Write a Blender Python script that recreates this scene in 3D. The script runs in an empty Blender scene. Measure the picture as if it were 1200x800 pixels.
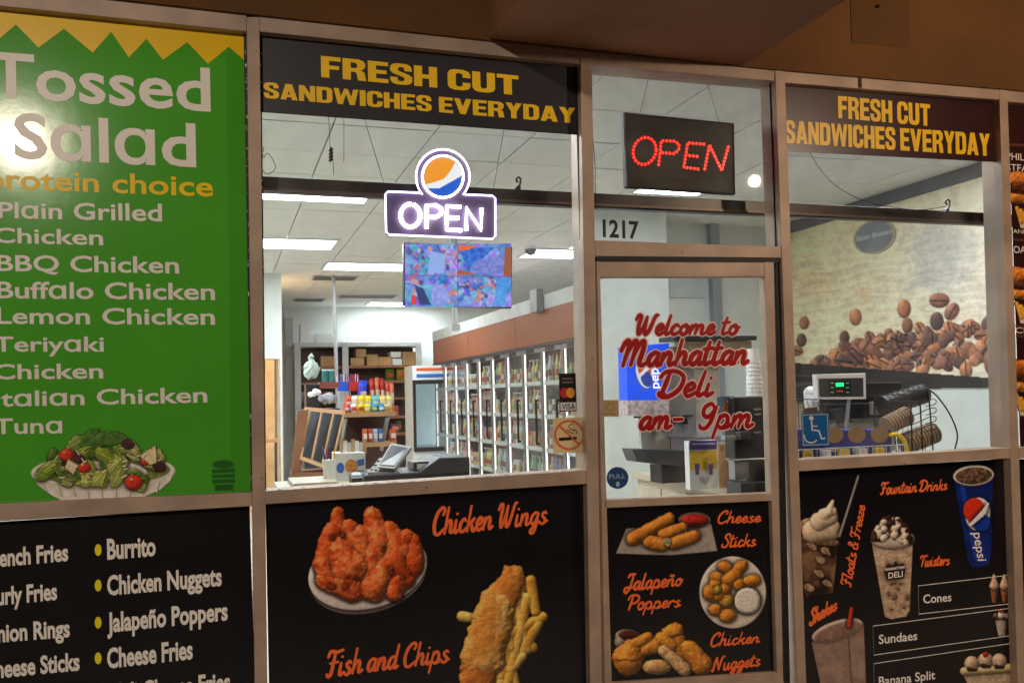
import bpy, math, random
import numpy as np
random.seed(7)
rng = np.random.default_rng(7)
SC = bpy.context.scene
COL = SC.collection

# ------------------------------------------------------------------ camera
CAM = np.array([-1.6023, -3.6538, 1.5])
F0, YAW, PITCH, ROLL = 1050.4, .3160, .0597, -.0255
_F = np.array([math.sin(YAW) * math.cos(PITCH), math.cos(YAW) * math.cos(PITCH), math.sin(PITCH)])
_R = np.array([math.cos(YAW), -math.sin(YAW), 0.])
_U = np.cross(_R, _F)
_R2 = math.cos(ROLL) * _R + math.sin(ROLL) * _U
_U2 = -math.sin(ROLL) * _R + math.cos(ROLL) * _U
from mathutils import Matrix, Vector
cd = bpy.data.cameras.new('camera')
cam = bpy.data.objects.new('camera', cd)
COL.objects.link(cam)
M4 = Matrix.Identity(4)
for i in range(3):
    M4[i][0], M4[i][1], M4[i][2], M4[i][3] = _R2[i], _U2[i], -_F[i], CAM[i]
cam.matrix_world = M4
cd.sensor_width = 36
cd.lens = F0 / 1200 * 36
cd.clip_end = 500
cd.clip_start = .05
SC.camera = cam

# ------------------------------------------------------------------ world, sun, exposure (night)
W = bpy.data.worlds.new('World')
SC.world = W
W.use_nodes = True
nt = W.node_tree
bgn = nt.nodes['Background']
sky = nt.nodes.new('ShaderNodeTexSky')
sky.sky_type = 'NISHITA'
sky.sun_disc = False
sky.sun_elevation = math.radians(2)
sky.sun_rotation = math.radians(200)
nt.links.new(sky.outputs[0], bgn.inputs[0])
bgn.inputs[1].default_value = .0015
SC.view_settings.view_transform = 'Standard'
SC.view_settings.look = 'None'
SC.view_settings.exposure = 0
SC.view_settings.gamma = 1
SC.cycles.use_denoising = True
SC.cycles.max_bounces = 8
SC.cycles.transparent_max_bounces = 16
SC.cycles.sample_clamp_indirect = 6
SC.cycles.sample_clamp_direct = 40
SC.cycles.caustics_reflective = False
SC.cycles.caustics_refractive = False


def lamp(name, loc, power, col, r=.1):
    l = bpy.data.lights.new(name, 'POINT')
    l.energy = power
    l.color = col
    l.shadow_soft_size = r
    o = bpy.data.objects.new(name, l)
    o.location = loc
    COL.objects.link(o)
    return o


# ------------------------------------------------------------------ rays: pixel of the 1200 x 800 photograph -> point
def ray(px, py):
    return _F + _R2 * ((px - 600) / F0) + _U2 * ((400 - py) / F0)


def hit(px, py, Y=None, X=None, Z=None):
    d = ray(px, py)
    if Y is not None: t = (Y - CAM[1]) / d[1]
    elif X is not None: t = (X - CAM[0]) / d[0]
    else: t = (Z - CAM[2]) / d[2]
    return CAM + d * t


def hits(PX, PY, Y=None, X=None):
    d = _F + np.multiply.outer((np.asarray(PX) - 600) / F0, _R2) + np.multiply.outer((400 - np.asarray(PY)) / F0, _U2)
    t = (Y - CAM[1]) / d[..., 1] if Y is not None else (X - CAM[0]) / d[..., 0]
    return CAM + d * t[..., None]


WARM = (1, .76, .55)


def mirrored(px, py, t):   # where a lamp in front of the glass stands whose reflection falls there
    P = hit(px, py, Y=.046)
    d = (P - CAM) * np.array([1, -1, 1])
    return P + d * t


lamp('car_park_lamp', mirrored(24, 166, 2.0), 860, (1, .84, .69), .085)
lamp('walkway_lamp', mirrored(885, 212, .62), 120, WARM, .045)
lamp('walkway_lamp', mirrored(1010, 60, 1.3), 330, WARM, .06)


# ------------------------------------------------------------------ materials
def lin(c):
    c = np.asarray(c, float)
    if c.max() > 1.0: c = c / 255
    return np.where(c <= .04045, c / 12.92, ((c + .055) / 1.055) ** 2.4)


_M = {}


def mat(name, rgb, rough=.5, metal=0., vary=.12, scale=6., bump=0., bscale=60., emit=0., spec=.5, coat=0., srgb=True):
    if name in _M: return _M[name]
    c = lin(rgb) if srgb else np.asarray(rgb, float)
    m = bpy.data.materials.new(name)
    m.use_nodes = True
    t = m.node_tree
    b = t.nodes['Principled BSDF']
    b.inputs['Roughness'].default_value = rough
    b.inputs['Metallic'].default_value = metal
    b.inputs['Specular IOR Level'].default_value = spec
    b.inputs['Coat Weight'].default_value = coat
    tc = t.nodes.new('ShaderNodeTexCoord')
    n = t.nodes.new('ShaderNodeTexNoise')
    n.inputs['Scale'].default_value = scale
    n.inputs['Detail'].default_value = 6
    t.links.new(tc.outputs['Object'], n.inputs['Vector'])
    r = t.nodes.new('ShaderNodeValToRGB')
    r.color_ramp.elements[0].position = .3
    r.color_ramp.elements[1].position = .7
    r.color_ramp.elements[0].color = (*(c * (1 - vary)), 1)
    r.color_ramp.elements[1].color = (*np.minimum(c * (1 + vary), 1), 1)
    t.links.new(n.outputs['Fac'], r.inputs['Fac'])
    t.links.new(r.outputs['Color'], b.inputs['Base Color'])
    if emit:
        b.inputs['Emission Color'].default_value = (*c, 1)
        b.inputs['Emission Strength'].default_value = emit
    if bump:
        n2 = t.nodes.new('ShaderNodeTexNoise')
        n2.inputs['Scale'].default_value = bscale
        n2.inputs['Detail'].default_value = 8
        t.links.new(tc.outputs['Object'], n2.inputs['Vector'])
        bp = t.nodes.new('ShaderNodeBump')
        bp.inputs['Strength'].default_value = bump
        bp.inputs['Distance'].default_value = .01
        t.links.new(n2.outputs['Fac'], bp.inputs['Height'])
        t.links.new(bp.outputs['Normal'], b.inputs['Normal'])
    _M[name] = m
    return m


def print_mat(name, rough=.3, emit=0.):
    if name in _M: return _M[name]
    m = bpy.data.materials.new(name)
    m.use_nodes = True
    t = m.node_tree
    b = t.nodes['Principled BSDF']
    b.inputs['Roughness'].default_value = rough
    a = t.nodes.new('ShaderNodeVertexColor')
    a.layer_name = 'ink'
    t.links.new(a.outputs['Color'], b.inputs['Base Color'])
    if emit:
        t.links.new(a.outputs['Color'], b.inputs['Emission Color'])
        b.inputs['Emission Strength'].default_value = emit
        b.inputs['Base Color'].default_value = (0.02, 0.02, 0.02, 1)
        t.links.remove(b.inputs['Base Color'].links[0])
    _M[name] = m
    return m


def glass_mat(name, tint=.96):
    if name in _M: return _M[name]
    m = bpy.data.materials.new(name)
    m.use_nodes = True
    t = m.node_tree
    t.nodes.clear()
    out = t.nodes.new('ShaderNodeOutputMaterial')
    tr = t.nodes.new('ShaderNodeBsdfTransparent')
    tr.inputs[0].default_value = (tint * .985, tint, tint * .99, 1)
    gl = t.nodes.new('ShaderNodeBsdfGlossy')
    gl.inputs['Roughness'].default_value = .02
    fr = t.nodes.new('ShaderNodeFresnel')
    fr.inputs[0].default_value = 1.45
    mx = t.nodes.new('ShaderNodeMixShader')
    # faint grime film that catches light
    n = t.nodes.new('ShaderNodeTexNoise')
    n.inputs['Scale'].default_value = 5
    n.inputs['Detail'].default_value = 9
    mr = t.nodes.new('ShaderNodeMapRange')
    mr.inputs[1].default_value = .45
    mr.inputs[2].default_value = .8
    mr.inputs[3].default_value = 0
    mr.inputs[4].default_value = .10
    df = t.nodes.new('ShaderNodeBsdfDiffuse')
    df.inputs[0].default_value = (.6, .6, .6, 1)
    mx2 = t.nodes.new('ShaderNodeMixShader')
    ge = t.nodes.new('ShaderNodeNewGeometry')      # reflect on the front side of the thin pane only
    sb = t.nodes.new('ShaderNodeMath')
    sb.operation = 'SUBTRACT'
    sb.use_clamp = True
    t.links.new(fr.outputs[0], sb.inputs[0])
    t.links.new(ge.outputs['Backfacing'], sb.inputs[1])
    t.links.new(sb.outputs[0], mx.inputs[0])
    t.links.new(tr.outputs[0], mx.inputs[1])
    t.links.new(gl.outputs[0], mx.inputs[2])
    t.links.new(n.outputs['Fac'], mr.inputs[0])
    t.links.new(mr.outputs[0], mx2.inputs[0])
    t.links.new(mx.outputs[0], mx2.inputs[1])
    t.links.new(df.outputs[0], mx2.inputs[2])
    t.links.new(mx2.outputs[0], out.inputs[0])
    _M[name] = m
    return m


# ------------------------------------------------------------------ objects
ORG = {}


def tag(o, label=None, cat=None, group=None, kind=None):
    if label: o['label'] = label
    if cat: o['category'] = cat
    if group: o['group'] = group
    if kind: o['kind'] = kind
    return o


def thing(name, label, cat, loc=(0, 0, 0), group=None):
    o = bpy.data.objects.new(name, None)
    o.empty_display_size = .1
    COL.objects.link(o)
    o.location = [float(v) for v in loc]
    ORG[o] = np.array(loc, float)
    return tag(o, label, cat, group)


class MB:
    def __init__(s):
        s.v = []
        s.f = []

    def add(s, vs, fs):
        k = len(s.v)
        s.v += [tuple(map(float, p)) for p in vs]
        s.f += [tuple(i + k for i in f) for f in fs]
        return s

    def box(s, a, b):
        x0, y0, z0 = np.minimum(a, b)
        x1, y1, z1 = np.maximum(a, b)
        return s.hexa([(x0, y0, z0), (x1, y0, z0), (x1, y0, z1), (x0, y0, z1)], [(x0, y1, z0), (x1, y1, z0), (x1, y1, z1), (x0, y1, z1)])

    def hexa(s, A, B):
        return s.add(list(A) + list(B), [(0, 1, 2, 3), (7, 6, 5, 4), (0, 4, 5, 1), (1, 5, 6, 2), (2, 6, 7, 3), (3, 7, 4, 0)])

    def prism(s, poly, y0, y1):   # polygon of (x, z) between y0 (front) and y1
        n = len(poly)
        v = [(x, y0, z) for x, z in poly] + [(x, y1, z) for x, z in poly]
        return s.add(v, [tuple(range(n)), tuple(range(2 * n - 1, n - 1, -1))] + [(i, i + n, (i + 1) % n + n, (i + 1) % n) for i in range(n)])

    def tube(s, pts, r, n=6, flat=None, closed=False, caps=True):
        pts = [np.array(p, float) for p in pts]
        m = len(pts)
        if m < 2: return s
        rs = r if hasattr(r, '__len__') else [r] * m
        rings = []
        up = None
        for i in range(m):
            if closed: t = pts[(i + 1) % m] - pts[i - 1]
            else: t = pts[min(i + 1, m - 1)] - pts[max(i - 1, 0)]
            L = np.linalg.norm(t)
            t = t / L if L > 1e-9 else np.array([1., 0, 0])
            if flat is not None: up = np.array(flat, float)
            elif up is None: up = np.array([0, 0, 1.]) if abs(t[2]) < .9 else np.array([1., 0, 0])
            a = np.cross(t, up)
            a /= np.linalg.norm(a) + 1e-12
            b = np.cross(a, t)
            up = b
            fl = .05 if flat is not None else 1
            rings.append([pts[i] + rs[i] * (math.cos(q) * a + fl * math.sin(q) * b) for q in [2 * math.pi * k / n for k in range(n)]])
        v = [p for rg in rings for p in rg]
        f = []
        for i in range(m if closed else m - 1):
            for k in range(n):
                j = (i + 1) % m
                f.append((i * n + k, i * n + (k + 1) % n, j * n + (k + 1) % n, j * n + k))
        if not closed and caps: f += [tuple(range(n - 1, -1, -1)), tuple((m - 1) * n + k for k in range(n))]
        return s.add(v, f)

    def cyl(s, a, b, r, n=16, r2=None):
        return s.tube([a, b], [r, r if r2 is None else r2], n)

    def ball(s, c, r, nu=14, nv=8, sc=(1, 1, 1), top=0.):
        c = np.array(c, float)
        v = []
        for i in range(nv + 1):
            t = math.pi * i / nv
            for k in range(nu):
                q = 2 * math.pi * k / nu
                v.append(c + r * np.array([math.sin(t) * math.cos(q) * sc[0], math.sin(t) * math.sin(q) * sc[1], math.cos(t) * sc[2]]))
        f = []
        for i in range(nv):
            for k in range(nu):
                f.append((i * nu + k, (i + 1) * nu + k, (i + 1) * nu + (k + 1) % nu, i * nu + (k + 1) % nu))
        return s.add(v, f)

    def build(s, name, m, parent=None, label=None, cat=None, group=None, kind=None, bevel=0, smooth=False):
        v = np.array(s.v)
        me = bpy.data.meshes.new(name)
        if parent is not None: org = ORG[parent]
        else:
            lo, hi = v.min(0), v.max(0)
            org = np.array([(lo[0] + hi[0]) / 2, (lo[1] + hi[1]) / 2, lo[2]])
        me.from_pydata([tuple(p) for p in v - org], [], s.f)
        me.update()
        if smooth:
            me.polygons.foreach_set('use_smooth', [True] * len(me.polygons))
        me.materials.append(m)
        o = bpy.data.objects.new(name, me)
        COL.objects.link(o)
        if parent is not None: o.parent = parent
        else: o.location = [float(x) for x in org]
        ORG[o] = org
        if bevel:
            bm = o.modifiers.new('b', 'BEVEL')
            bm.width = bevel
            bm.segments = 2
            bm.limit_method = 'ANGLE'
        return tag(o, label, cat, group, kind)


def pbox(mb, x0, y0, x1, y1, Y, depth):
    """box whose front face covers those photo pixels at distance Y"""
    a = hit(x0, y1, Y=Y)
    b = hit(x1, y0, Y=Y)
    xc = (a[2] + b[2]) / 2
    return mb.box((a[0], Y, a[2]), (b[0], Y + depth, b[2]))


def pbar(mb, quad, Y0, Y1):
    """bar with a front quad given in photo pixels on plane Y0, running back to Y1"""
    A = [hit(x, y, Y=Y0) for x, y in quad]
    B = [p + np.array([0, Y1 - Y0, 0]) for p in A]
    return mb.hexa([A[3], A[2], A[1], A[0]], [B[3], B[2], B[1], B[0]])


# ------------------------------------------------------------------ lettering
def quadmap(bl, br, hl, hr, lean=.022):
    bl, br = np.array(bl, float), np.array(br, float)

    def f(u, v):
        b = bl + (br - bl) * u
        h = hl + (hr - hl) * u
        return b[0] - v * h * lean, b[1] - v * h
    return f


def sans(body, bl, br, hl, hr, name, m, parent, Y, bold=.02, plane=None, lean=.022, cap=.727, rot=None, shx=0.):
    c = bpy.data.curves.new('t', 'FONT')
    c.body = body
    c.offset = bold
    c.shear = shx
    c.resolution_u = 3
    tmp = bpy.data.objects.new('t', c)
    me = bpy.data.meshes.new_from_object(tmp)
    v = np.array([p.co[:] for p in me.vertices])
    fs = [tuple(p.vertices) for p in me.polygons]
    bpy.data.objects.remove(tmp)
    bpy.data.meshes.remove(me)
    x0, x1 = v[:, 0].min(), v[:, 0].max()
    u = (v[:, 0] - x0) / (x1 - x0)
    w = v[:, 1] / cap
    bl, br = np.array(bl, float), np.array(br, float)
    d = (br - bl)
    if rot is None:
        up = np.array([-lean, -1.])
    else:
        up = np.array(rot, float)
    PX = bl[0] + d[0] * u + up[0] * w * (hl + (hr - hl) * u)
    PY = bl[1] + d[1] * u + up[1] * w * (hl + (hr - hl) * u)
    P = plane(PX, PY) if plane else hits(PX, PY, Y=Y)
    # one object per word: cut where the line of faces leaves a wide gap
    fx = sorted((min(v[i, 0] for i in f), max(v[i, 0] for i in f), k) for k, f in enumerate(fs))
    words, reach = [[]], None
    for a, c_, k in fx:
        if reach is not None and a - reach > .19: words.append([])
        words[-1].append(fs[k])
        reach = c_ if reach is None else max(reach, c_)
    out = None
    for wf in words:
        used = sorted({i for f in wf for i in f})
        ren = {i: j for j, i in enumerate(used)}
        mb = MB()
        mb.add(P[used], [tuple(ren[i] for i in f) for f in wf])
        out = mb.build(name, m, parent)
    return out


_s, = (.24,)


def _r(a, b, c, d): return [(a, b), (c, b), (c, d), (a, d)]


BL = {
 'F': (.58, [_r(0, 0, .24, 1), _r(.24, .8, .58, 1), _r(.24, .4, .53, .58)]),
 'E': (.6, [_r(0, 0, .24, 1), _r(.24, .81, .6, 1), _r(.24, .42, .55, .6), _r(.24, 0, .6, .19)]),
 'H': (.68, [_r(0, 0, .24, 1), _r(.44, 0, .68, 1), _r(.24, .4, .44, .6)]),
 'T': (.64, [_r(0, .81, .64, 1), _r(.2, 0, .44, .81)]),
 'I': (.25, [_r(0, 0, .25, 1)]),
 'A': (.74, [[(0, 0), (.24, 0), (.47, 1), (.23, 1)], [(.74, 0), (.5, 0), (.27, 1), (.51, 1)], _r(.2, .17, .54, .33)]),
 'V': (.74, [[(0, 1), (.24, 1), (.49, 0), (.25, 0)], [(.74, 1), (.5, 1), (.25, 0), (.49, 0)]]),
 'N': (.7, [_r(0, 0, .22, 1), _r(.48, 0, .7, 1), [(.0, 1), (.24, 1), (.7, 0), (.46, 0)]]),
 'Y': (.7, [[(0, 1), (.25, 1), (.47, .44), (.23, .44)], [(.7, 1), (.45, 1), (.23, .44), (.47, .44)], _r(.23, 0, .47, .46)]),
 'W': (1.06, [[(0, 1), (.22, 1), (.4, 0), (.17, 0)], [(.17, 0), (.38, 0), (.6, 1), (.45, 1)], [(.89, 0), (.68, 0), (.46, 1), (.61, 1)], [(1.06, 1), (.84, 1), (.66, 0), (.89, 0)]]),
 'D': (.68, [_r(0, 0, .24, 1), [(.24, 1), (.48, 1), (.62, .93), (.68, .8), (.68, .2), (.62, .07), (.48, 0), (.24, 0), (.24, .18), (.38, .18), (.44, .25), (.44, .75), (.38, .82), (.24, .82)]]),
 'U': (.67, [[(0, 1), (.24, 1), (.24, .26), (.29, .18), (.38, .18), (.43, .26), (.43, 1), (.67, 1), (.67, .2), (.61, .06), (.46, -.01), (.2, -.01), (.06, .06), (0, .2)]]),
 'C': (.67, [[(.67, .62), (.44, .62), (.44, .76), (.38, .83), (.29, .83), (.24, .76), (.24, .24), (.29, .17), (.38, .17), (.44, .24), (.44, .38), (.67, .38), (.67, .2), (.61, .06), (.46, -.01), (.2, -.01), (.06, .06), (0, .2), (0, .8), (.06, .94), (.2, 1.01), (.46, 1.01), (.61, .94), (.67, .8)]]),
 'S': (.65, [[(.64, .66), (.42, .66), (.42, .78), (.38, .84), (.28, .84), (.23, .78), (.23, .7), (.28, .63), (.55, .5), (.65, .38), (.65, .18), (.59, .05), (.46, -.01), (.18, -.01), (.06, .05), (0, .2), (0, .34), (.22, .34), (.22, .22), (.27, .16), (.37, .16), (.42, .22), (.42, .31), (.36, .38), (.08, .52), (0, .64), (0, .82), (.06, .95), (.2, 1.01), (.46, 1.01), (.58, .95), (.64, .82)]]),
 'R': (.69, [_r(0, 0, .24, 1), [(.24, 1), (.48, 1), (.61, .94), (.67, .82), (.67, .66), (.61, .54), (.53, .49), (.64, .4), (.69, 0), (.45, 0), (.41, .32), (.36, .39), (.24, .39), (.24, .57), (.37, .57), (.43, .63), (.43, .76), (.37, .83), (.24, .83)]]),
 ' ': (.2, []),
}


def block(body, bl, br, hl, hr, m, parent, Y, gap=.055):
    x = 0
    polys = []
    for ch in body:
        w, ps = BL[ch]
        polys += [[(x + a, b) for a, b in p] for p in ps]
        x += w + gap
    x -= gap
    bl, br = np.array(bl, float), np.array(br, float)
    mb = MB()
    for k, p in enumerate(polys):
        P = []
        for a, b in p:
            u = a / x
            q = bl + (br - bl) * u + np.array([-.022, -1.]) * b * (hl + (hr - hl) * u)
            P.append(hit(q[0], q[1], Y=Y - .00008 * (k % 5)))
        mb.add(P, [tuple(range(len(P)))])
    o = mb.build('lettering', m, parent)
    return o


G = {
 'a': (.52, [[(.40, .42), (.28, .5), (.10, .38), (.05, .15), (.16, .02), (.30, .12), (.40, .40)], [(.42, .48), (.38, .15), (.43, .02), (.54, .10)]]),
 'c': (.42, [[(.36, .40), (.25, .50), (.09, .36), (.05, .15), (.16, .01), (.32, .06), (.43, .16)]]),
 'd': (.55, [[(.40, .42), (.28, .5), (.10, .38), (.05, .15), (.16, .02), (.30, .12), (.40, .40)], [(.47, .98), (.39, .15), (.44, .02), (.57, .10)]]),
 'e': (.42, [[(.06, .2), (.22, .24), (.33, .36), (.24, .5), (.10, .40), (.05, .18), (.15, .01), (.30, .05), (.44, .16)]]),
 'g': (.54, [[(.40, .42), (.28, .5), (.10, .38), (.05, .15), (.16, .02), (.30, .12), (.40, .40)], [(.42, .48), (.38, .0), (.28, -.32), (.12, -.34), (.10, -.22), (.3, -.05), (.55, .12)]]),
 'h': (.56, [[(.14, .98), (.05, .0)], [(.07, .15), (.18, .42), (.32, .48), (.38, .35), (.36, .12), (.42, .02), (.57, .12)]]),
 'i': (.29, [[(.08, .48), (.06, .12), (.12, .01), (.30, .12)], [(.1, .69), (.12, .72)]]),
 'k': (.52, [[(.14, .98), (.05, .0)], [(.40, .50), (.25, .34), (.09, .22)], [(.16, .26), (.28, .22), (.34, .05), (.42, .0), (.53, .12)]]),
 'l': (.29, [[(.16, .98), (.07, .2), (.12, .01), (.30, .12)]]),
 'm': (.8, [[(.06, .48), (.03, 0)], [(.05, .15), (.15, .42), (.26, .48), (.31, .38), (.28, .0)], [(.30, .15), (.40, .42), (.52, .48), (.58, .36), (.56, .12), (.62, .01), (.8, .12)]]),
 'n': (.56, [[(.06, .48), (.03, 0)], [(.05, .15), (.16, .42), (.30, .48), (.36, .36), (.34, .12), (.40, .01), (.56, .12)]]),
 'o': (.48, [[(.24, .5), (.08, .38), (.05, .15), (.16, .0), (.32, .08), (.38, .3), (.28, .48), (.2, .44), (.3, .36), (.48, .38)]]),
 'p': (.54, [[(.09, .5), (-.02, -.38)], [(.06, .3), (.2, .5), (.36, .42), (.38, .18), (.24, .0), (.08, .1)], [(.2, .02), (.36, .03), (.54, .14)]]),
 'r': (.38, [[(.06, .48), (.03, 0)], [(.05, .18), (.14, .42), (.26, .5), (.34, .42), (.42, .4)]]),
 's': (.42, [[(.34, .42), (.24, .5), (.12, .40), (.18, .28), (.30, .18), (.26, .03), (.12, .0), (.03, .08)], [(.24, .01), (.44, .12)]]),
 't': (.36, [[(.17, .88), (.08, .2), (.14, .01), (.36, .12)], [(-.03, .6), (.34, .64)]]),
 'u': (.57, [[(.05, .48), (.04, .15), (.12, .01), (.26, .08), (.38, .45)], [(.40, .48), (.37, .12), (.43, .01), (.57, .12)]]),
 'w': (.7, [[(.05, .48), (.05, .12), (.13, .01), (.24, .1), (.31, .46)], [(.31, .46), (.32, .1), (.42, .01), (.54, .14), (.58, .46), (.7, .42)]]),
 'z': (.44, [[(.06, .46), (.34, .46), (.2, .25), (.04, .02), (.25, .04), (.45, .1)]]),
 '&': (.66, [[(.56, .0), (.35, .4), (.18, .72), (.26, .95), (.4, .8), (.28, .55), (.08, .35), (.1, .08), (.28, .0), (.45, .15), (.55, .42)]]),
 '9': (.62, [[(.44, .82), (.3, .97), (.1, .82), (.1, .55), (.28, .45), (.45, .65), (.48, .88), (.42, .3), (.28, .02), (.1, .03), (.04, .15)]]),
 '-': (.5, [[(.04, .36), (.4, .36)]]),
 'W': (.98, [[(-.04, .72), (.06, .95), (.18, .88), (.14, .4), (.2, .02), (.34, .3), (.47, .88)], [(.47, .88), (.45, .3), (.52, .02), (.68, .25), (.84, .9), (.97, .98)]]),
 'M': (1.02, [[(-.08, .55), (.02, .85), (.16, .95), (.2, .7), (.1, .0)], [(.12, .3), (.3, .8), (.45, .95), (.48, .7), (.4, .02)], [(.42, .3), (.6, .8), (.76, .93), (.78, .6), (.72, .15), (.82, .02), (1.02, .12)]]),
 'D': (.85, [[(.25, .92), (.19, .5), (.12, .06)], [(-.04, .72), (.10, .94), (.45, .97), (.74, .75), (.7, .32), (.45, .05), (.2, .0), (.03, .1), (.12, .16), (.3, .04)]]),
 'C': (.66, [[(.52, .7), (.6, .86), (.46, .98), (.2, .78), (.08, .4), (.16, .07), (.36, .0), (.56, .12), (.68, .2)]]),
 'F': (.6, [[(-.05, .72), (.06, .93), (.4, .9), (.72, .97)], [(.32, .9), (.26, .5), (.2, .1), (.06, .0), (-.02, .1)], [(.08, .48), (.5, .52)]]),
 'S': (.58, [[(.5, .74), (.55, .88), (.42, .98), (.24, .9), (.18, .72), (.34, .55), (.46, .32), (.38, .07), (.18, .0), (.02, .1), (.06, .24)]]),
 'J': (.56, [[(.1, .76), (.22, .93), (.56, .96)], [(.44, .93), (.38, .4), (.28, .05), (.10, -.12), (-.03, .0), (.08, .18), (.52, .16)]]),
 'P': (.64, [[(.24, .9), (.17, .4), (.1, 0)], [(-.05, .66), (.08, .92), (.4, .98), (.62, .82), (.56, .55), (.35, .42), (.2, .46)]]),
 'N': (.84, [[(-.06, .06), (.06, .02), (.12, .5), (.2, .93)], [(.2, .93), (.34, .5), (.5, .03)], [(.5, .03), (.56, .5), (.66, .9), (.82, .97)]]),
 'T': (.6, [[(-.05, .72), (.06, .93), (.4, .9), (.76, .97)], [(.36, .9), (.28, .4), (.2, .0)]]),
 ' ': (.26, []),
}
G['ñ'] = (.56, G['n'][1] + [[(.10, .68), (.18, .76), (.28, .68), (.38, .76)]])


def smooth_path(p, k=6):
    p = [np.array(q, float) for q in p]
    if len(p) < 3: return p
    q = [2 * p[0] - p[1]] + p + [2 * p[-1] - p[-2]]
    out = []
    for i in range(1, len(q) - 2):
        for j in range(k):
            t = j / k
            out.append(.5 * ((2 * q[i]) + (-q[i - 1] + q[i + 1]) * t + (2 * q[i - 1] - 5 * q[i] + 4 * q[i + 1] - q[i + 2]) * t * t + (-q[i - 1] + 3 * q[i] - 3 * q[i + 1] + q[i + 2]) * t ** 3))
    out.append(p[-1])
    return out


def script(body, bl, br, hl, hr, name, m, parent, Y, width=.11, outline=None, slant=.22, rot=None, owidth=.05):
    x = 0
    paths = []
    for ch in body:
        adv, st = G[ch]
        for s in st:
            pts = smooth_path([(x + a, b) for a, b in s])
            paths.append([(a + slant * b, b) for a, b in pts])
        x += adv
    xs = [a for p in paths for a, b in p]
    x0, x1 = min(xs), max(xs)
    bl, br = np.array(bl, float), np.array(br, float)
    d = br - bl
    up0 = np.array([-.022, -1.]) if rot is None else np.array(rot, float)

    def tomesh(Yp, wd):
        mb = MB()
        for p in paths:
            P3 = []
            R3 = []
            for a, b in p:
                u = (a - x0) / (x1 - x0)
                h = hl + (hr - hl) * u
                q = bl + d * u + up0 * b * h
                P3.append(hit(q[0], q[1], Y=Yp))
                R3.append(wd / 2 * h * np.linalg.norm(P3[-1] - CAM) / F0 * .98)
            t = np.linspace(0, 1, len(p))
            # brush pressure: pointed ends, full middle
            R3 = [r * (.72 + .28 * math.sin(math.pi * min(1, max(0, tt)))) for r, tt in zip(R3, t)]
            # rounded ends
            e0 = P3[0] + (P3[0] - P3[1]) / (np.linalg.norm(P3[0] - P3[1]) + 1e-9) * R3[0] * .7
            e1 = P3[-1] + (P3[-1] - P3[-2]) / (np.linalg.norm(P3[-1] - P3[-2]) + 1e-9) * R3[-1] * .7
            mb.tube([e0] + P3 + [e1], [R3[0] * .45] + R3 + [R3[-1] * .45], 6, flat=(0, 1, 0))
        return mb
    o = tomesh(Y, width).build(name, m, parent)
    if outline is not None:
        tomesh(Y + .0012, width + owidth).build('lettering_outline', outline, parent)
    return o


# ------------------------------------------------------------------ printed pictures: small relief painter, result is vertex ink on a fine mesh
def vnoise(shape, cell, seed=0, octaves=3):
    r = np.random.default_rng(seed)
    out = np.zeros(shape)
    amp = 1.
    tot = 0
    c = max(cell, 1.)
    for _ in range(octaves):
        gh, gw = int(shape[0] / c) + 3, int(shape[1] / c) + 3
        g = r.random((gh, gw))
        yy = np.arange(shape[0]) / c
        xx = np.arange(shape[1]) / c
        iy, ix = yy.astype(int), xx.astype(int)
        fy, fx = yy - iy, xx - ix
        fy, fx = fy * fy * (3 - 2 * fy), fx * fx * (3 - 2 * fx)
        a = g[iy][:, ix] * (1 - fx) + g[iy][:, ix + 1] * fx
        b = g[iy + 1][:, ix] * (1 - fx) + g[iy + 1][:, ix + 1] * fx
        out += amp * (a * (1 - fy)[:, None] + b * fy[:, None])
        tot += amp
        amp *= .55
        c = max(c / 2, 1.)
    return out / tot - .5


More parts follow.
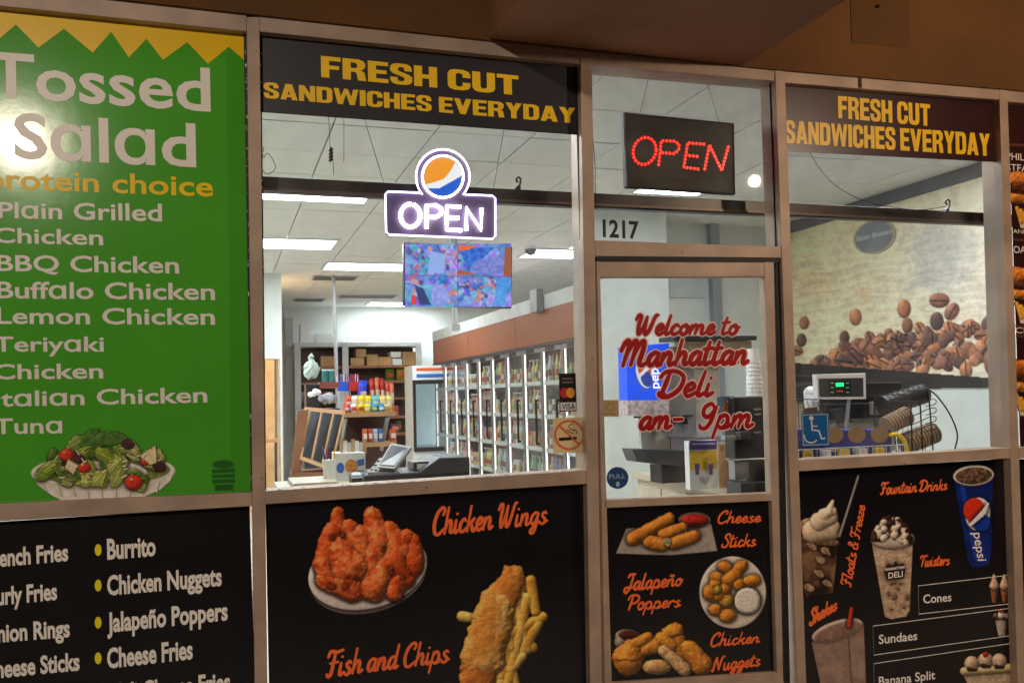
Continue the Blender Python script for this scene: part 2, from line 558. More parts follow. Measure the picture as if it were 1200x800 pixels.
class Art:
    def __init__(s, x0, y0, x1, y1, res=.8, bg=(14, 12, 14)):
        s.res = res
        s.nx = int((x1 - x0) / res) + 1
        s.ny = int((y1 - y0) / res) + 1
        s.X, s.Y = np.meshgrid(x0 + np.arange(s.nx) * res, y0 + np.arange(s.ny) * res)
        s.C = np.ones((s.ny, s.nx, 3)) * np.array(bg) / 255.
        s.A = np.zeros((s.ny, s.nx))
        s.H = np.full((s.ny, s.nx), -50.)
        s.seed = int(x0 * 7 + y0)

    def noise(s, cell, octv=3):
        s.seed += 1
        return vnoise((s.ny, s.nx), cell / s.res, s.seed, octv)

    def _put(s, cover, h, col, col2=None, cn=3., contrast=1.6):
        c = np.ones_like(s.C) * np.array(col) / 255.
        if col2 is not None:
            t = np.clip(.5 + s.noise(cn) * contrast * 1.6, 0, 1)[..., None]
            c = c * (1 - t) + np.array(col2) / 255. * t
        k = np.clip(cover, 0, 1) * (h >= s.H)
        s.C = s.C * (1 - k[..., None]) + c * k[..., None]
        s.H = np.where(k > .5, h, s.H)
        s.A = np.maximum(s.A, np.clip(cover, 0, 1))

    def ell(s, cx, cy, rx, ry, ang=0, col=(200, 150, 80), z=0., col2=None, bump=.0, bs=3., warp=0., flat=1., cn=3.):
        a = math.radians(ang)
        dx, dy = s.X - cx, s.Y - cy
        if warp: dx, dy = dx + s.noise(bs * 1.5) * warp, dy + s.noise(bs * 1.5) * warp
        u = (dx * math.cos(a) + dy * math.sin(a)) / rx
        v = (-dx * math.sin(a) + dy * math.cos(a)) / ry
        q = np.sqrt(u * u + v * v)
        h = z + min(rx, ry) * flat * np.sqrt(np.clip(1 - q * q, 0, 1))
        if bump: h = h + s.noise(bs) * bump
        s._put((1 - q) * min(rx, ry) / s.res + .5, h, col, col2, cn)

    def cap(s, ax, ay, bx, by, r1, r2, col, z=0., col2=None, bump=.0, bs=3., warp=0., cn=3., flat=1.):
        X, Y = s.X, s.Y
        if warp: X, Y = X + s.noise(bs * 1.5) * warp, Y + s.noise(bs * 1.5) * warp
        dx, dy = bx - ax, by - ay
        t = np.clip(((X - ax) * dx + (Y - ay) * dy) / (dx * dx + dy * dy), 0, 1)
        d = np.hypot(X - ax - t * dx, Y - ay - t * dy)
        r = r1 + (r2 - r1) * t
        h = z + flat * np.sqrt(np.clip(r * r - d * d, 0, None))
        if bump: h = h + s.noise(bs) * bump
        s._put((r - d) / s.res + .5, h, col, col2, cn)

    def poly(s, pts, col, z=0., col2=None, bump=0., bs=3., cn=3.):
        ins = np.zeros(s.X.shape, bool)
        dm = np.full(s.X.shape, 1e9)
        n = len(pts)
        for i in range(n):
            (xa, ya), (xb, yb) = pts[i], pts[(i + 1) % n]
            c = ((ya > s.Y) != (yb > s.Y)) & (s.X < (xb - xa) * (s.Y - ya) / (yb - ya + 1e-9) + xa)
            ins ^= c
            dx, dy = xb - xa, yb - ya
            t = np.clip(((s.X - xa) * dx + (s.Y - ya) * dy) / (dx * dx + dy * dy + 1e-9), 0, 1)
            dm = np.minimum(dm, np.hypot(s.X - xa - t * dx, s.Y - ya - t * dy))
        sd = np.where(ins, dm, -dm)
        h = z + np.zeros_like(dm)
        if bump: h = h + s.noise(bs) * bump
        s._put(sd / s.res + .5, h, col, col2, cn)

    def shade(s, amb=.55, dif=.5, spec=.0, L=(-.45, -.6, .66)):
        H = np.where(s.H < -40, max(-14., s.H[s.H > -40].min()) if (s.H > -40).any() else 0., s.H)
        gy, gx = np.gradient(H, s.res)
        gx, gy = np.clip(gx, -2.5, 2.5), np.clip(gy, -2.5, 2.5)
        n = np.sqrt(gx * gx + gy * gy + 1)
        lam = np.clip((-gx * L[0] - gy * L[1] + L[2]) / n, 0, 1) / L[2]
        B = H.copy()
        for _ in range(3):
            P = np.pad(B, 3, mode='edge')
            B = sum(P[3 + j:3 + j + B.shape[0], 3 + i:3 + i + B.shape[1]] for j in (-3, -1, 0, 1, 3) for i in (-3, -1, 0, 1, 3)) / 25
        ao = np.clip(1 - np.clip(B - H, 0, 6) * .11, .35, 1)
        k = (amb + dif * lam) * ao
        k = k * (1 + .2 * s.noise(1.7, 2) * (s.H > -6))
        s.C = np.clip(s.C * k[..., None] + spec * (np.clip(lam - 1.15, 0, 1) ** 1.5)[..., None], 0, 1)

    def build(s, name, m, parent, Y=None, X=None, thr=.03, label=None):
        P = hits(s.X, s.Y, Y=Y, X=X).reshape(-1, 3)
        on = s.A > thr
        cell = on[:-1, :-1] | on[1:, :-1] | on[:-1, 1:] | on[1:, 1:]
        jj, ii = np.nonzero(cell)
        k = jj * s.nx + ii
        fs = np.stack([k, k + s.nx, k + s.nx + 1, k + 1], 1)
        used = np.unique(fs)
        re = np.full(s.nx * s.ny, -1)
        re[used] = np.arange(len(used))
        fs = re[fs]
        me = bpy.data.meshes.new(name)
        org = ORG[parent] if parent is not None else P[used].mean(0)
        me.vertices.add(len(used))
        me.vertices.foreach_set('co', (P[used] - org).astype(np.float32).ravel())
        me.loops.add(len(fs) * 4)
        me.loops.foreach_set('vertex_index', fs.astype(np.int32).ravel())
        me.polygons.add(len(fs))
        me.polygons.foreach_set('loop_start', np.arange(len(fs), dtype=np.int32) * 4)
        me.update(calc_edges=True)
        ca = me.color_attributes.new('ink', 'FLOAT_COLOR', 'POINT')
        c = np.ones((len(used), 4), np.float32)
        c[:, :3] = lin(np.clip(s.C.reshape(-1, 3)[used], 0, 1) * .9999)
        ca.data.foreach_set('color', c.ravel())
        me.materials.append(m)
        o = bpy.data.objects.new(name, me)
        COL.objects.link(o)
        if parent is not None: o.parent = parent
        else: o.location = [float(v) for v in org]
        ORG[o] = org
        if label: o['label'] = label
        return o


# ================================================================== MATERIALS IN USE
m_frame = mat('bronze_anodised_frame', (170, 148, 130), .5, .1, .2, 5., .08, 200)
m_framed = mat('door_aluminium', (172, 150, 132), .5, .1, .2, 6., .08, 200)
m_gasket = mat('black_rubber', (12, 12, 13), .6)
m_glass = glass_mat('window_glass')
m_green = mat('green_vinyl', (80, 170, 50), .15, vary=.07, scale=2, spec=.2, bump=.08, bscale=4)
m_yellow = mat('yellow_vinyl', (244, 200, 0), .3, vary=.04, spec=.2)
m_pink2 = mat('bright_yellow_ink', (250, 210, 20), .3, vary=.04, spec=.1)
m_cream = mat('cream_ink', (240, 236, 228), .3, vary=.03, spec=.12)
m_yink = mat('yellow_ink', (242, 226, 30), .35, vary=.03)
m_gold = mat('golden_ink', (248, 202, 30), .4, vary=.06)
m_black = mat('black_vinyl', (20, 18, 22), .26, vary=.3, scale=4, bump=.25, bscale=5)
m_black2 = mat('black_banner', (38, 36, 42), .45, vary=.15, scale=4)
m_maroon = mat('dark_brown_vinyl', (50, 20, 18), .35, vary=.2)
m_orange = mat('orange_ink', (246, 112, 56), .4, vary=.05)
m_red = mat('red_vinyl', (164, 14, 18), .4, vary=.1)
m_pinkw = mat('white_vinyl_edge', (238, 206, 204), .5, vary=.05)
m_print = print_mat('printed_ink', .28)
m_printm = print_mat('printed_ink_matte', .6)
m_wallin = mat('white_painted_wall', (226, 230, 226), .6, vary=.03, scale=1.5, bump=.05)
m_ceil = mat('ceiling_tile_white', (228, 227, 220), .8, vary=.03, scale=3, bump=.25, bscale=150)
m_tbar = mat('ceiling_grid_metal', (205, 205, 200), .5)
m_stucco = mat('ochre_stucco', (98, 64, 24), .85, vary=.36, scale=1.1, bump=.6, bscale=45)
m_stucco2 = mat('brown_stucco', (134, 94, 66), .85, vary=.3, scale=1.1, bump=.6, bscale=45)
m_conc = mat('concrete', (168, 160, 150), .85, vary=.15, scale=2, bump=.4, bscale=30)
m_asph = mat('asphalt', (62, 62, 62), .9, vary=.2, scale=8, bump=.5, bscale=80)
m_floor = mat('floor_tile', (214, 208, 196), .35, vary=.08)
m_dark = mat('black_plastic', (34, 34, 38), .35, vary=.15)
m_darkg = mat('charcoal_plastic', (62, 63, 68), .45, vary=.15)
m_grey = mat('grey_metal', (150, 152, 156), .4, .3)
m_steel = mat('brushed_steel', (196, 196, 194), .28, .75, .12, 8)
m_white = mat('white_plastic', (236, 238, 238), .35, vary=.03)
m_wire = mat('white_wire', (200, 204, 208), .35, .2)
m_bwire = mat('black_wire', (18, 18, 20), .4)
m_tan = mat('tan_board', (196, 150, 104), .6, vary=.15)
m_card = mat('cardboard', (186, 148, 106), .75, vary=.12)
m_wood = mat('brown_wood', (140, 92, 62), .5, vary=.25, scale=3)
m_dwood = mat('dark_brown_shelf', (92, 62, 56), .6, vary=.15)
m_copper = mat('copper_header_panel', (142, 84, 56), .5, vary=.05)
m_counter = mat('cream_laminate', (196, 184, 162), .35, vary=.06)
m_soff = mat('light_grey_paint', (190, 192, 190), .5)
m_band = mat('slate_grey_trim', (112, 112, 120), .6)


def colm(rgb, rough=.45, vary=.15): return mat('paint_%02x%02x%02x' % tuple(rgb), rgb, rough, vary=vary, scale=20)


GLY = .05        # window glass plane
PY_ = .046       # vinyl on the glass
TY = .0445       # lettering on the vinyl

# ================================================================== GROUND AND OUTER WALL
mb = MB()
mb.box((-60, -60, -.7), (60, -3.2, -.53))
mb.build('road', m_asph, kind='structure')
mb = MB()
mb.box((-60, -3.2, -.7), (60, 0.0, -.40))
mb.build('pavement', m_conc, kind='structure')

store = thing('deli_storefront', 'bronze framed glass shopfront of a deli with posters on its lower panes', 'storefront', (0, 0, 0))


# --- frame bars, given by their measured edges
def vbar(xt0, xt1, yt, xb0, xb1, yb, name='mullion', m=m_frame, parent=None, Y0=0., Y1=.13, yend=1010):
    # edges pass through (xt*, yt) and (xb*, yb); carried down to the pavement
    k0 = (xb0 - xt0) / (yb - yt)
    k1 = (xb1 - xt1) / (yb - yt)
    e0 = xt0 + k0 * (yend - yt)
    e1 = xt1 + k1 * (yend - yt)
    b = MB()
    q = [hit(xt0, yt, Y=Y0), hit(xt1, yt, Y=Y0), hit(e1, yend, Y=Y0), hit(e0, yend, Y=Y0)]
    for p in q[2:]: p[2] = -.40
    B = [p + np.array([0, Y1 - Y0, 0]) for p in q]
    b.hexa([q[3], q[2], q[1], q[0]], [B[3], B[2], B[1], B[0]])
    return b.build(name, m, parent or store, bevel=.002)


def hbar(quad, name='rail', m=m_frame, parent=None, Y0=0.004, Y1=.126):
    b = MB()
    pbar(b, quad, Y0, Y1)
    return b.build(name, m, parent or store, bevel=.002)


vbar(289, 304, 20, 296, 311, 590)
vbar(680, 693.5, 60, 692, 706, 800)
vbar(908, 919.5, 76, 927, 938, 590)
vbar(1171, 1180.5, 100, 1188, 1198, 590)
# head rail above the glass
hbar([(-260, -52), (289, 16), (289, 37), (-260, -20)], 'head_rail')
hbar([(303, 18), (680, 60), (680, 75), (303, 37)], 'head_rail')
hbar([(692, 61), (908, 81), (908, 95), (692, 76)], 'head_rail')
hbar([(919, 83), (1171, 104.5), (1171, 117), (919, 97)], 'head_rail')
hbar([(1180, 105), (1420, 128), (1420, 142), (1180, 119)], 'head_rail')
# sill rails
hbar([(-260, 602), (296, 576.5), (297, 592.5), (-260, 626)], 'sill_rail')
hbar([(310, 575), (690.5, 550.5), (691, 566.5), (311, 590.5)], 'sill_rail')
hbar([(936, 539), (1184, 524.5), (1184.5, 536.5), (936, 552)], 'sill_rail')
hbar([(1195, 524), (1430, 511), (1430, 524), (1195, 537)], 'sill_rail')
# transom bar over the door
hbar([(697.5, 281.5), (915, 289), (915.5, 302), (698, 300)], 'transom_bar')
# bottom rails
for (xa, xb, zt) in ((-2.9, None, .16),):
    pass


def zbar(x0, x1, z0, z1, name='bottom_rail'):
    b = MB()
    b.box((x0, .004, z0), (x1, .126, z1))
    return b.build(name, m_frame, store, bevel=.002)


XA = hit(296, 590, Y=0)[0]
XB = hit(311, 590, Y=0)[0]
XC = hit(692, 800, Y=0)[0]
XH = hit(938, 590, Y=0)[0]
XI = hit(1188, 590, Y=0)[0]
XJ = hit(1198, 590, Y=0)[0]
zbar(-3.2, XA - .01, -.40, -.28)
zbar(XB + .02, XC - .01, -.40, -.28)
zbar(XH + .03, XI + .03, -.40, -.28)
zbar(XJ + .04, 3.6, -.40, -.28)


# --- gaskets and panes
def gasket(pts, w=.006, parent=None, Y=.036):
    b = MB()
    P = [hit(x, y, Y=Y) for x, y in pts]
    for i in range(len(P) - 1):
        b.tube([P[i], P[i + 1]], w, 4)
    return b.build('rubber_gasket', m_gasket, parent or store)


def strip(quad, Y=.04, d=.006, name='rubber_gasket', parent=None, m=m_gasket):
    b = MB()
    pbar(b, quad, Y, Y + d)
    return b.build(name, m, parent or store)


strip([(674, 74), (684, 75), (693, 550), (687, 550)], Y=.038)
strip([(304, 36), (680, 74.5), (680, 78), (304, 39.5)], Y=.038)
strip([(-260, -22), (289, 36), (289, 39.5), (-260, -18)], Y=.038)
strip([(285.5, 37), (290, 37), (297, 577), (294, 577)], Y=.038)
strip([(693, 75), (908, 94), (908, 98), (693, 78.5)], Y=.038)
strip([(902, 94), (909, 94), (916, 289), (909, 289)], Y=.038)
strip([(919, 96), (1171, 117), (1171, 120.5), (919, 99.5)], Y=.038)
strip([(1165.5, 117), (1171.5, 117), (1184, 525), (1179, 525)], Y=.038)
strip([(304, 37), (306, 37), (312, 575), (310, 575)], Y=.038)


def pane(quad, name='window_pane', parent=None, Y=GLY):
    b = MB()
    pbar(b, quad, Y, Y + .006)
    return b.build(name, m_glass, parent or store)


pane([(-262, -50), (292, 20), (299, 590), (-262, 620)])
pane([(300, 20), (684, 60), (694, 558), (308, 584)])
pane([(690, 60), (912, 80), (914, 294), (696, 290)])
pane([(916, 80), (1175, 104), (1187, 530), (930, 545)])

m_flake = mat('chipped_white_paint', (226, 222, 214), .7, vary=.1)
fl = MB()
for (xt, yt, xb, yb, n) in ((288.5, 60, 295.5, 572, 46), (680.5, 90, 690.5, 548, 34), (306, 60, 312, 570, 26), (1170, 130, 1182, 520, 16), (694.5, 90, 698.5, 270, 10)):
    for k in range(n):
        t_ = random.random()
        x, y = xt + (xb - xt) * t_ + random.uniform(-1.2, 1.2), yt + (yb - yt) * t_
        L = random.uniform(1, 7) if random.random() < .4 else random.uniform(.6, 2.2)
        w_ = random.uniform(.35, .9)
        P = [hit(x - w_, y, Y=.0368), hit(x + w_ * .6, y + L * .2, Y=.0368), hit(x + w_ * .8, y + L * .8, Y=.0368), hit(x, y + L, Y=.0368), hit(x - w_ * .9, y + L * .6, Y=.0368)]
        fl.add(P, [(0, 1, 2, 3, 4)])
for k in range(40):
    t_ = random.random()
    x, y = 312 + (688 - 312) * t_, 574.6 - 24.4 * t_ + random.uniform(-.6, .6)
    L = random.uniform(1, 6)
    P = [hit(x, y - .5, Y=.0025), hit(x + L, y - .5 - L * .06, Y=.0025), hit(x + L * .8, y + .6 - L * .06, Y=.0025), hit(x + .4, y + .5, Y=.0025)]
    fl.add(P, [(0, 1, 2, 3)])
fo = fl.build('paint_flakes', m_flake, store, kind='stuff')
for (x, y) in ((300, 60), (303, 330), (307, 560), (687, 110), (694, 420), (914, 150), (922, 420), (1176, 160), (1190, 480), (500, 571), (1060, 543), (800, 295)):
    b = MB()
    p = hit(x, y, Y=0)
    b.cyl(p + (0, -.0012, 0), p + (0, .001, 0), .0038, 10)
    b.build('screw_head', m_grey if False else mat('screw_metal', (120, 112, 104), .4, .6), store)

# --- wall above, projecting beam, canopy
ceil_z = 3.10
w = thing('stucco_wall', 'rough ochre stucco wall above the shopfront frame, brownest at the left', 'wall', (0, 0, 3))
b = MB()
zl = lambda px, py: hit(px, py, Y=-.012)[2]
xs = [(-700, -95), (289, 16), (573, 47), (690, 60), (919, 82.5), (1171, 104), (1600, 145)]
poly = [(hit(x, y, Y=-.012)[0], zl(x, y)) for x, y in xs]
b.prism(poly + [(poly[-1][0], 4.2), (poly[0][0], 4.2)], -.012, .2)
b.build('wall_face', m_stucco, w)
b = MB()
a = hit(573, 44, Y=-.014)
c = hit(870, 76, Y=-.014)
b.hexa([(a[0], -2.6, a[2] - .02), (c[0], -2.6, c[2] - .02), (c[0], -2.6, 4.18), (a[0], -2.6, 4.18)],
       [(a[0], -.0125, a[2] - .004), (c[0], -.0125, c[2] - .004), (c[0], -.0125, 4.18), (a[0], -.0125, 4.18)])
b.build('stucco_beam', m_stucco2, None, 'thick brown stucco beam projecting from the wall above the door', 'beam')
b = MB()
pbar(b, [(996, -60), (1064, -52), (1066, 56), (998, 50)], -.016, -.0125)
q = b.build('access_panel', m_stucco, None, 'plain square cover plate on the ochre wall above the right window', 'cover plate')
b = MB()
p = hit(1030, 7, Y=-.03)
b.cyl(p + (0, -.004, 0), p + (0, .01, 0), .008, 8)
b.build('screw', m_dark, q)
b = MB()
p = hit(1008, 98, Y=-.004)
pbar(b, [(1007, 82), (1010, 82), (1010, 103), (1007, 102)], -.002, .01)
b.build('joint_cover', m_gasket, store)
# canopy roof over the walkway
b = MB()
b.box((-8, -3.4, 4.2), (9, .2, 4.4))
b.build('canopy', m_stucco2, kind='structure')
# outer side walls so that the facade goes on
b = MB()
b.box((-9, -.02, -.4), (-3.25, .2, 4.2))
b.build('side_wall', m_stucco, None, 'plain stucco wall to the far left of the shopfront', 'wall')
b = MB()
b.box((3.75, -.02, -.4), (9, .2, 4.19))
b.build('side_wall', m_stucco, None, 'plain stucco wall to the far right of the shopfront', 'wall')

# ================================================================== DOOR
dr = thing('shop_door', 'aluminium framed glass door with red welcome lettering', 'door', hit(800, 590, Y=.0) * np.array([1, 1, 0]))
DY0, DY1 = .010, .060


def dbar(quad, name):
    b = MB()
    A = [hit(x, y, Y=DY0) for x, y in quad]
    for p in A: p[2] = max(p[2], -.39)
    B = [p + np.array([0, DY1 - DY0, 0]) for p in A]
    b.hexa([A[3], A[2], A[1], A[0]], [B[3], B[2], B[1], B[0]])
    return b.build(name, m_framed, dr, bevel=.003)


dbar([(699.5, 306), (703, 306), (723, 1000), (713, 1000)], 'stile')
dbar([(895.5, 307), (907, 307), (924, 1000), (918, 1000)], 'stile')
dbar([(703, 306.5), (895.6, 307.5), (895.4, 324), (703.2, 325)], 'top_rail')
dbar([(708.5, 585.5), (905, 577), (905.4, 586.5), (709, 595)], 'mid_rail')
dbar([(717, 800), (912, 787), (918, 1000), (723, 1040)], 'bottom_rail')
pane([(702, 320), (900, 320), (905, 582), (707, 590)], 'door_glass', dr, Y=.040)
strip([(699, 301), (916, 303), (916, 307.5), (699, 306)], Y=.012, d=.02, name='weather_strip', parent=dr)
strip([(909, 306), (914.5, 306), (926, 800), (920, 800)], Y=.02, d=.02, name='weather_strip', parent=dr)
# dark lower panel behind the door poster
b = MB()
pbar(b, [(709, 595), (907, 586), (914, 787), (716, 800)], .041, .046)
b.build('lower_panel', m_gasket, dr)


# ================================================================== POSTERS
def poster(name, quad, m, label, cat='poster', Y=PY_, d=.0015):
    c = np.mean([hit(x, y, Y=Y) for x, y in quad], axis=0)
    t = thing(name, label, cat, c)
    b = MB()
    pbar(b, quad, Y, Y + d)
    b.build('sheet', m, t)
    return t


# --- green salad poster
gp = poster('salad_poster', [(-262, -40), (287, 35), (294.5, 577), (-262, 603)], m_green, 'green Tossed Salad poster with zigzag yellow top filling the left window')
zz = [(-262, -40), (287, 35), (286, 70.5), (268, 55), (243.7, 75), (219.4, 49.5), (191, 70.5), (171.7, 45.7), (151, 67.5), (130.5, 37.5), (108.7, 62), (75, 34), (45, 56), (18.7, 29), (0, 45), (-20, 60), (-50, 20), (-90, 55), (-130, 12), (-170, 45), (-215, 4), (-262, 40)]
b = MB()
P = [hit(x, y, Y=.0452) for x, y in zz]
b.add(P, [tuple(range(len(P) - 1, -1, -1))])
b.build('zigzag_band', m_yellow, gp)
for s, bl, br, hl, hr, mm in (
        ('Tossed', (-14, 112), (247, 130), 54, 52, m_cream), ('Sɑlɑd', (17, 184), (230, 195), 54, 52, m_cream),
        ('protein choice', (-16, 220), (250, 230), 24, 24, m_pink2),
        ('Plɑin Grilled', (-2, 255), (190, 259), 19, 21, m_cream), ('Chicken', (-8, 284), (121, 287), 18, 18.5, m_cream),
        ('BBQ Chicken', (-4, 317), (210, 320), 19, 20, m_cream), ('Buffɑlo Chicken', (-4, 349), (252, 351), 20, 20, m_cream),
        ('Lemon Chicken', (-4, 379), (252, 380), 19.5, 19.5, m_cream), ('Teriyɑki', (-7, 411.5), (122, 411.5), 18, 18, m_cream),
        ('Chicken', (-8, 444), (121, 443), 18, 18.5, m_cream), ('Itɑliɑn Chicken', (-6, 476), (243, 471), 18.5, 18.5, m_cream),
        ('Tunɑ', (-7, 508), (73, 507), 18.5, 18.5, m_cream)):
    sans(s, bl, br, hl, hr, 'lettering', mm, gp, TY, bold=.018)
A = Art(30, 498, 212, 592, .7, (74, 158, 46))
A.ell(121, 553, 84.5, 22, -1, (244, 238, 228), -8, (230, 222, 208), flat=.15)
A.poly([(37, 553), (205, 551), (200, 563), (188, 574), (166, 583), (110, 589), (78, 589), (60, 580), (44, 568)], (238, 232, 222), -7, (214, 206, 190), cn=8)
for k in range(9): A.cap(50 + k * 17, 568 + abs(k - 4) * -.8, 56 + k * 16, 584 - abs(k - 4) * 1.6, 1, .7, (206, 198, 180), -6, flat=0)
A.ell(121, 551, 78, 17, -1, (150, 150, 90), -6, (110, 120, 60), flat=.05)
LG = [(150, 170, 62), (176, 188, 92), (122, 150, 50), (92, 124, 44), (196, 198, 120), (134, 150, 76)]
for k in range(58):
    x = 52 + random.random() * 138
    lo = 514 + abs(x - 118) ** 1.5 * .035
    y = lo + random.random() * (572 - lo) * (.9 if 70 < x < 180 else .6)
    g = random.choice(LG)
    a = random.random() * 180
    r = 7 + random.random() * 7
    A.ell(x, y, r, r * .62, a, g, random.random() * 5, tuple(int(v * .8) for v in g), .5, 5, 5, cn=8, flat=.3)
    c_, s_ = math.cos(math.radians(a)), math.sin(math.radians(a))
    A.cap(x - r * .7 * c_, y - r * .7 * s_, x + r * .7 * c_, y + r * .7 * s_, .7, .4, tuple(min(255, int(v * 1.25)) for v in g), 7, flat=0)
for k in range(5):
    A.ell(104 + k * 8, 512 + (k % 2) * 5, 15, 5.5, -35 + k * 12, (62, 100, 40), 6, (90, 130, 52), .5, 5, 3, flat=.3)
for x, y in ((92, 536), (150, 520), (186, 546)): A.ell(x, y, 8, 6, 20, (60, 34, 40), 8, (84, 50, 50), .3, 3, 3, flat=.3)
for x, y, r in ((78, 533, 8), (99, 548, 7), (157, 565, 10), (170, 541, 5)):
    A.ell(x, y, r, r * .88, 0, (206, 40, 24), 9, (222, 64, 38), .2, flat=.6)
    A.ell(x - r * .3, y - r * .35, r * .25, r * .18, 0, (246, 170, 150), 18, flat=0)
A.poly([(164, 534), (183, 521), (184, 542), (176, 545)], (232, 214, 168), 14, (222, 200, 150))
A.poly([(80, 538), (92, 545), (86, 556), (76, 548)], (230, 216, 180), 14, (216, 200, 160))
for k in range(14):
    x, y = 70 + random.random() * 100, 528 + random.random() * 40
    A.cap(x, y, x + random.uniform(-6, 6), y + random.uniform(-5, 5), 1.1, .8, (240, 226, 190), 15, flat=0)
A.shade(.62, .46, .2)
A.build('salad_bowl_picture', m_print, gp, Y=.0445)
A = Art(246, 538, 278, 578, .8, (62, 158, 48))
dkg = (38, 104, 34)
A.ell(261.5, 544, 12, 5, 0, dkg, 0)
for y in (550, 556, 562): A.poly([(249, y), (275, y - 1), (275, y + 3), (249, y + 4)], dkg)
A.poly([(252, 568), (273, 567), (273, 574), (252, 575)], dkg)
A.build('small_emblem', m_print, gp, Y=.0445)

# --- black list poster, lower left
bp_ = poster('menu_poster', [(-262, 628), (292.5, 592), (304, 960), (-262, 1010)], m_black, 'black menu list poster with yellow bullets below the salad poster')
for s, bl, br, hl, hr in (
        ('French Fries', (-17, 664.5), (80, 656), 21, 20.5), ('Curly Fries', (-17, 709.5), (67, 701.5), 21, 20.5), ('Onion Rings', (-20, 753), (82, 745), 21, 21),
        ('Cheese Sticks', (-19, 795), (93.5, 784), 21, 21), ('Burrito', (125.7, 654.5), (182.6, 650), 24, 23), ('Chicken Nuggets', (125.7, 696.5), (260, 685), 23, 22),
        ('Jalapeño Poppers', (125.7, 740), (267, 725.3), 23, 22), ('Cheese Fries', (125.7, 782), (226, 770.7), 23.5, 22.5), ('Chili Cheese Fries', (125.7, 824), (270, 808), 23, 22),
        ('Mozzarella', (-46, 840), (60, 830), 21, 21)):
    sans(s, bl, br, hl, hr, 'lettering', m_cream, bp_, TY, bold=.032)
for y in (644, 685.6, 729, 770.7, 814):
    for x in (115, -62):
        b = MB()
        yy = y + (115 - x) * .08
        P = [hit(x + 4 * math.cos(q), yy + 7 * math.sin(q), Y=TY) for q in np.linspace(0, 2 * math.pi, 17)[:-1]]
        b.add(P, [tuple(range(15, -1, -1))])
        b.build('bullet_dot', m_yink, bp_)

# --- banners
bn = poster('sandwich_banner', [(304, 39), (679.5, 77), (680.5, 158.5), (305, 131.5)], m_black2, 'wide black Fresh Cut Sandwiches banner over the neon sign window', 'banner')
block('FRESH CUT', (376.5, 90.5), (608, 112), 25, 23, m_gold, bn, TY)
block('SANDWICHES EVERYDAY', (309.3, 114.8), (674.5, 144.8), 18.5, 18, m_gold, bn, TY)
bn = poster('sandwich_banner', [(920, 99), (1166, 120), (1167, 190), (922, 177.5)], m_maroon, 'dark brown Fresh Cut Sandwiches banner over the coffee mural window', 'banner')
block('FRESH CUT', (982.5, 138.5), (1090.5, 148), 26, 25.5, m_gold, bn, TY)
block('SANDWICHES EVERYDAY', (920.4, 167.5), (1160.4, 183), 26.5, 26, m_gold, bn, TY)

# --- chicken wings poster
wp = poster('wings_poster', [(311, 590), (690, 566.5), (703, 960), (319, 1000)], m_black, 'black Chicken Wings poster with plate of wings under the middle window')
script('Chicken Wings', (509, 626.5), (641.5, 612.5), 32, 27, 'lettering', m_orange, wp, TY, .135)
script('Fish and Chips', (383, 792.5), (526.5, 774.5), 31, 26, 'lettering', m_orange, wp, TY, .135)
A = Art(356, 585, 508, 722, .8)
A.ell(431, 668, 71, 45, -14, (232, 220, 214), -10, (214, 200, 196), flat=.1)
A.ell(431, 673, 70, 44, -14, (120, 104, 100), -16, flat=.1)
A.ell(431, 664, 64, 38, -14, (236, 224, 218), -9, flat=.05)
RO, RD = (232, 112, 56), (186, 70, 30)
for q, a in enumerate(((396, 601, 397, 640, 6.5, 9), (390, 622, 380, 668, 10, 13), (410, 618, 414, 650, 9, 12), (436, 604, 446, 640, 9, 15), (424, 628, 428, 660, 12, 12), (456, 622, 470, 650, 10, 14), (484, 634, 482, 668, 8, 12),
          (476, 630, 466, 640, 9, 9), (400, 644, 412, 668, 13, 20), (440, 650, 430, 676, 13, 10), (378, 662, 386, 682, 9, 8), (380, 680, 420, 693, 8, 12), (462, 658, 478, 684, 13, 9), (452, 664, 434, 695, 11, 13), (462, 694, 470, 676, 8, 9), (412, 690, 402, 676, 9, 9))):
    a = (a[0], a[1], a[0] + (a[2] - a[0]) * .8, a[1] + (a[3] - a[1]) * .8, a[4] * 1.18, a[5] * 1.22)
    A.cap(*a, random.choice([(226, 116, 58), (214, 96, 44), (232, 130, 72)]), 1 + q * .9, RD, 1.1, 4, 4.5, cn=7, flat=.8)
for k in range(9):
    A.ell(385 + random.random() * 98, 625 + random.random() * 65, 1.5 + random.random() * 4, 1.2 + random.random() * 2.4, random.random() * 180, (138, 48, 20), 40, (150, 60, 28), flat=0)
A.shade(.5, .58, .7)
A.build('chicken_wings_picture', m_print, wp, Y=TY)
A = Art(528, 652, 648, 830, .8)
YO, YD = (222, 172, 74), (176, 104, 34)
for a in ((612, 688, 600, 730), (622, 680, 628, 716), (606, 704, 618, 760), (600, 742, 636, 722), (618, 700, 600, 780), (594, 760, 606, 812), (616, 752, 582, 800), (624, 758, 610, 746), (542, 722, 560, 724), (630, 730, 610, 766),
          (596, 696, 610, 688), (586, 800, 600, 824), (602, 770, 588, 832), (608, 726, 626, 740), (592, 712, 606, 690), (598, 784, 612, 768), (590, 736, 600, 758), (600, 690, 616, 700)):
    A.cap(*a, 6.6, 5.8, random.choice([(232, 192, 96), (222, 176, 72), (236, 200, 112)]), 2 + random.random() * 5, (206, 152, 60), .5, 4, 1.2, cn=8, flat=.8)
A.cap(602, 676, 580, 716, 15, 21, (214, 150, 72), 10, (196, 118, 48), 1.6, 7, 9, cn=14, flat=.55)
A.cap(580, 712, 566, 770, 22, 26, (224, 170, 92), 11, (204, 136, 58), 1.6, 7, 9, cn=16, flat=.5)
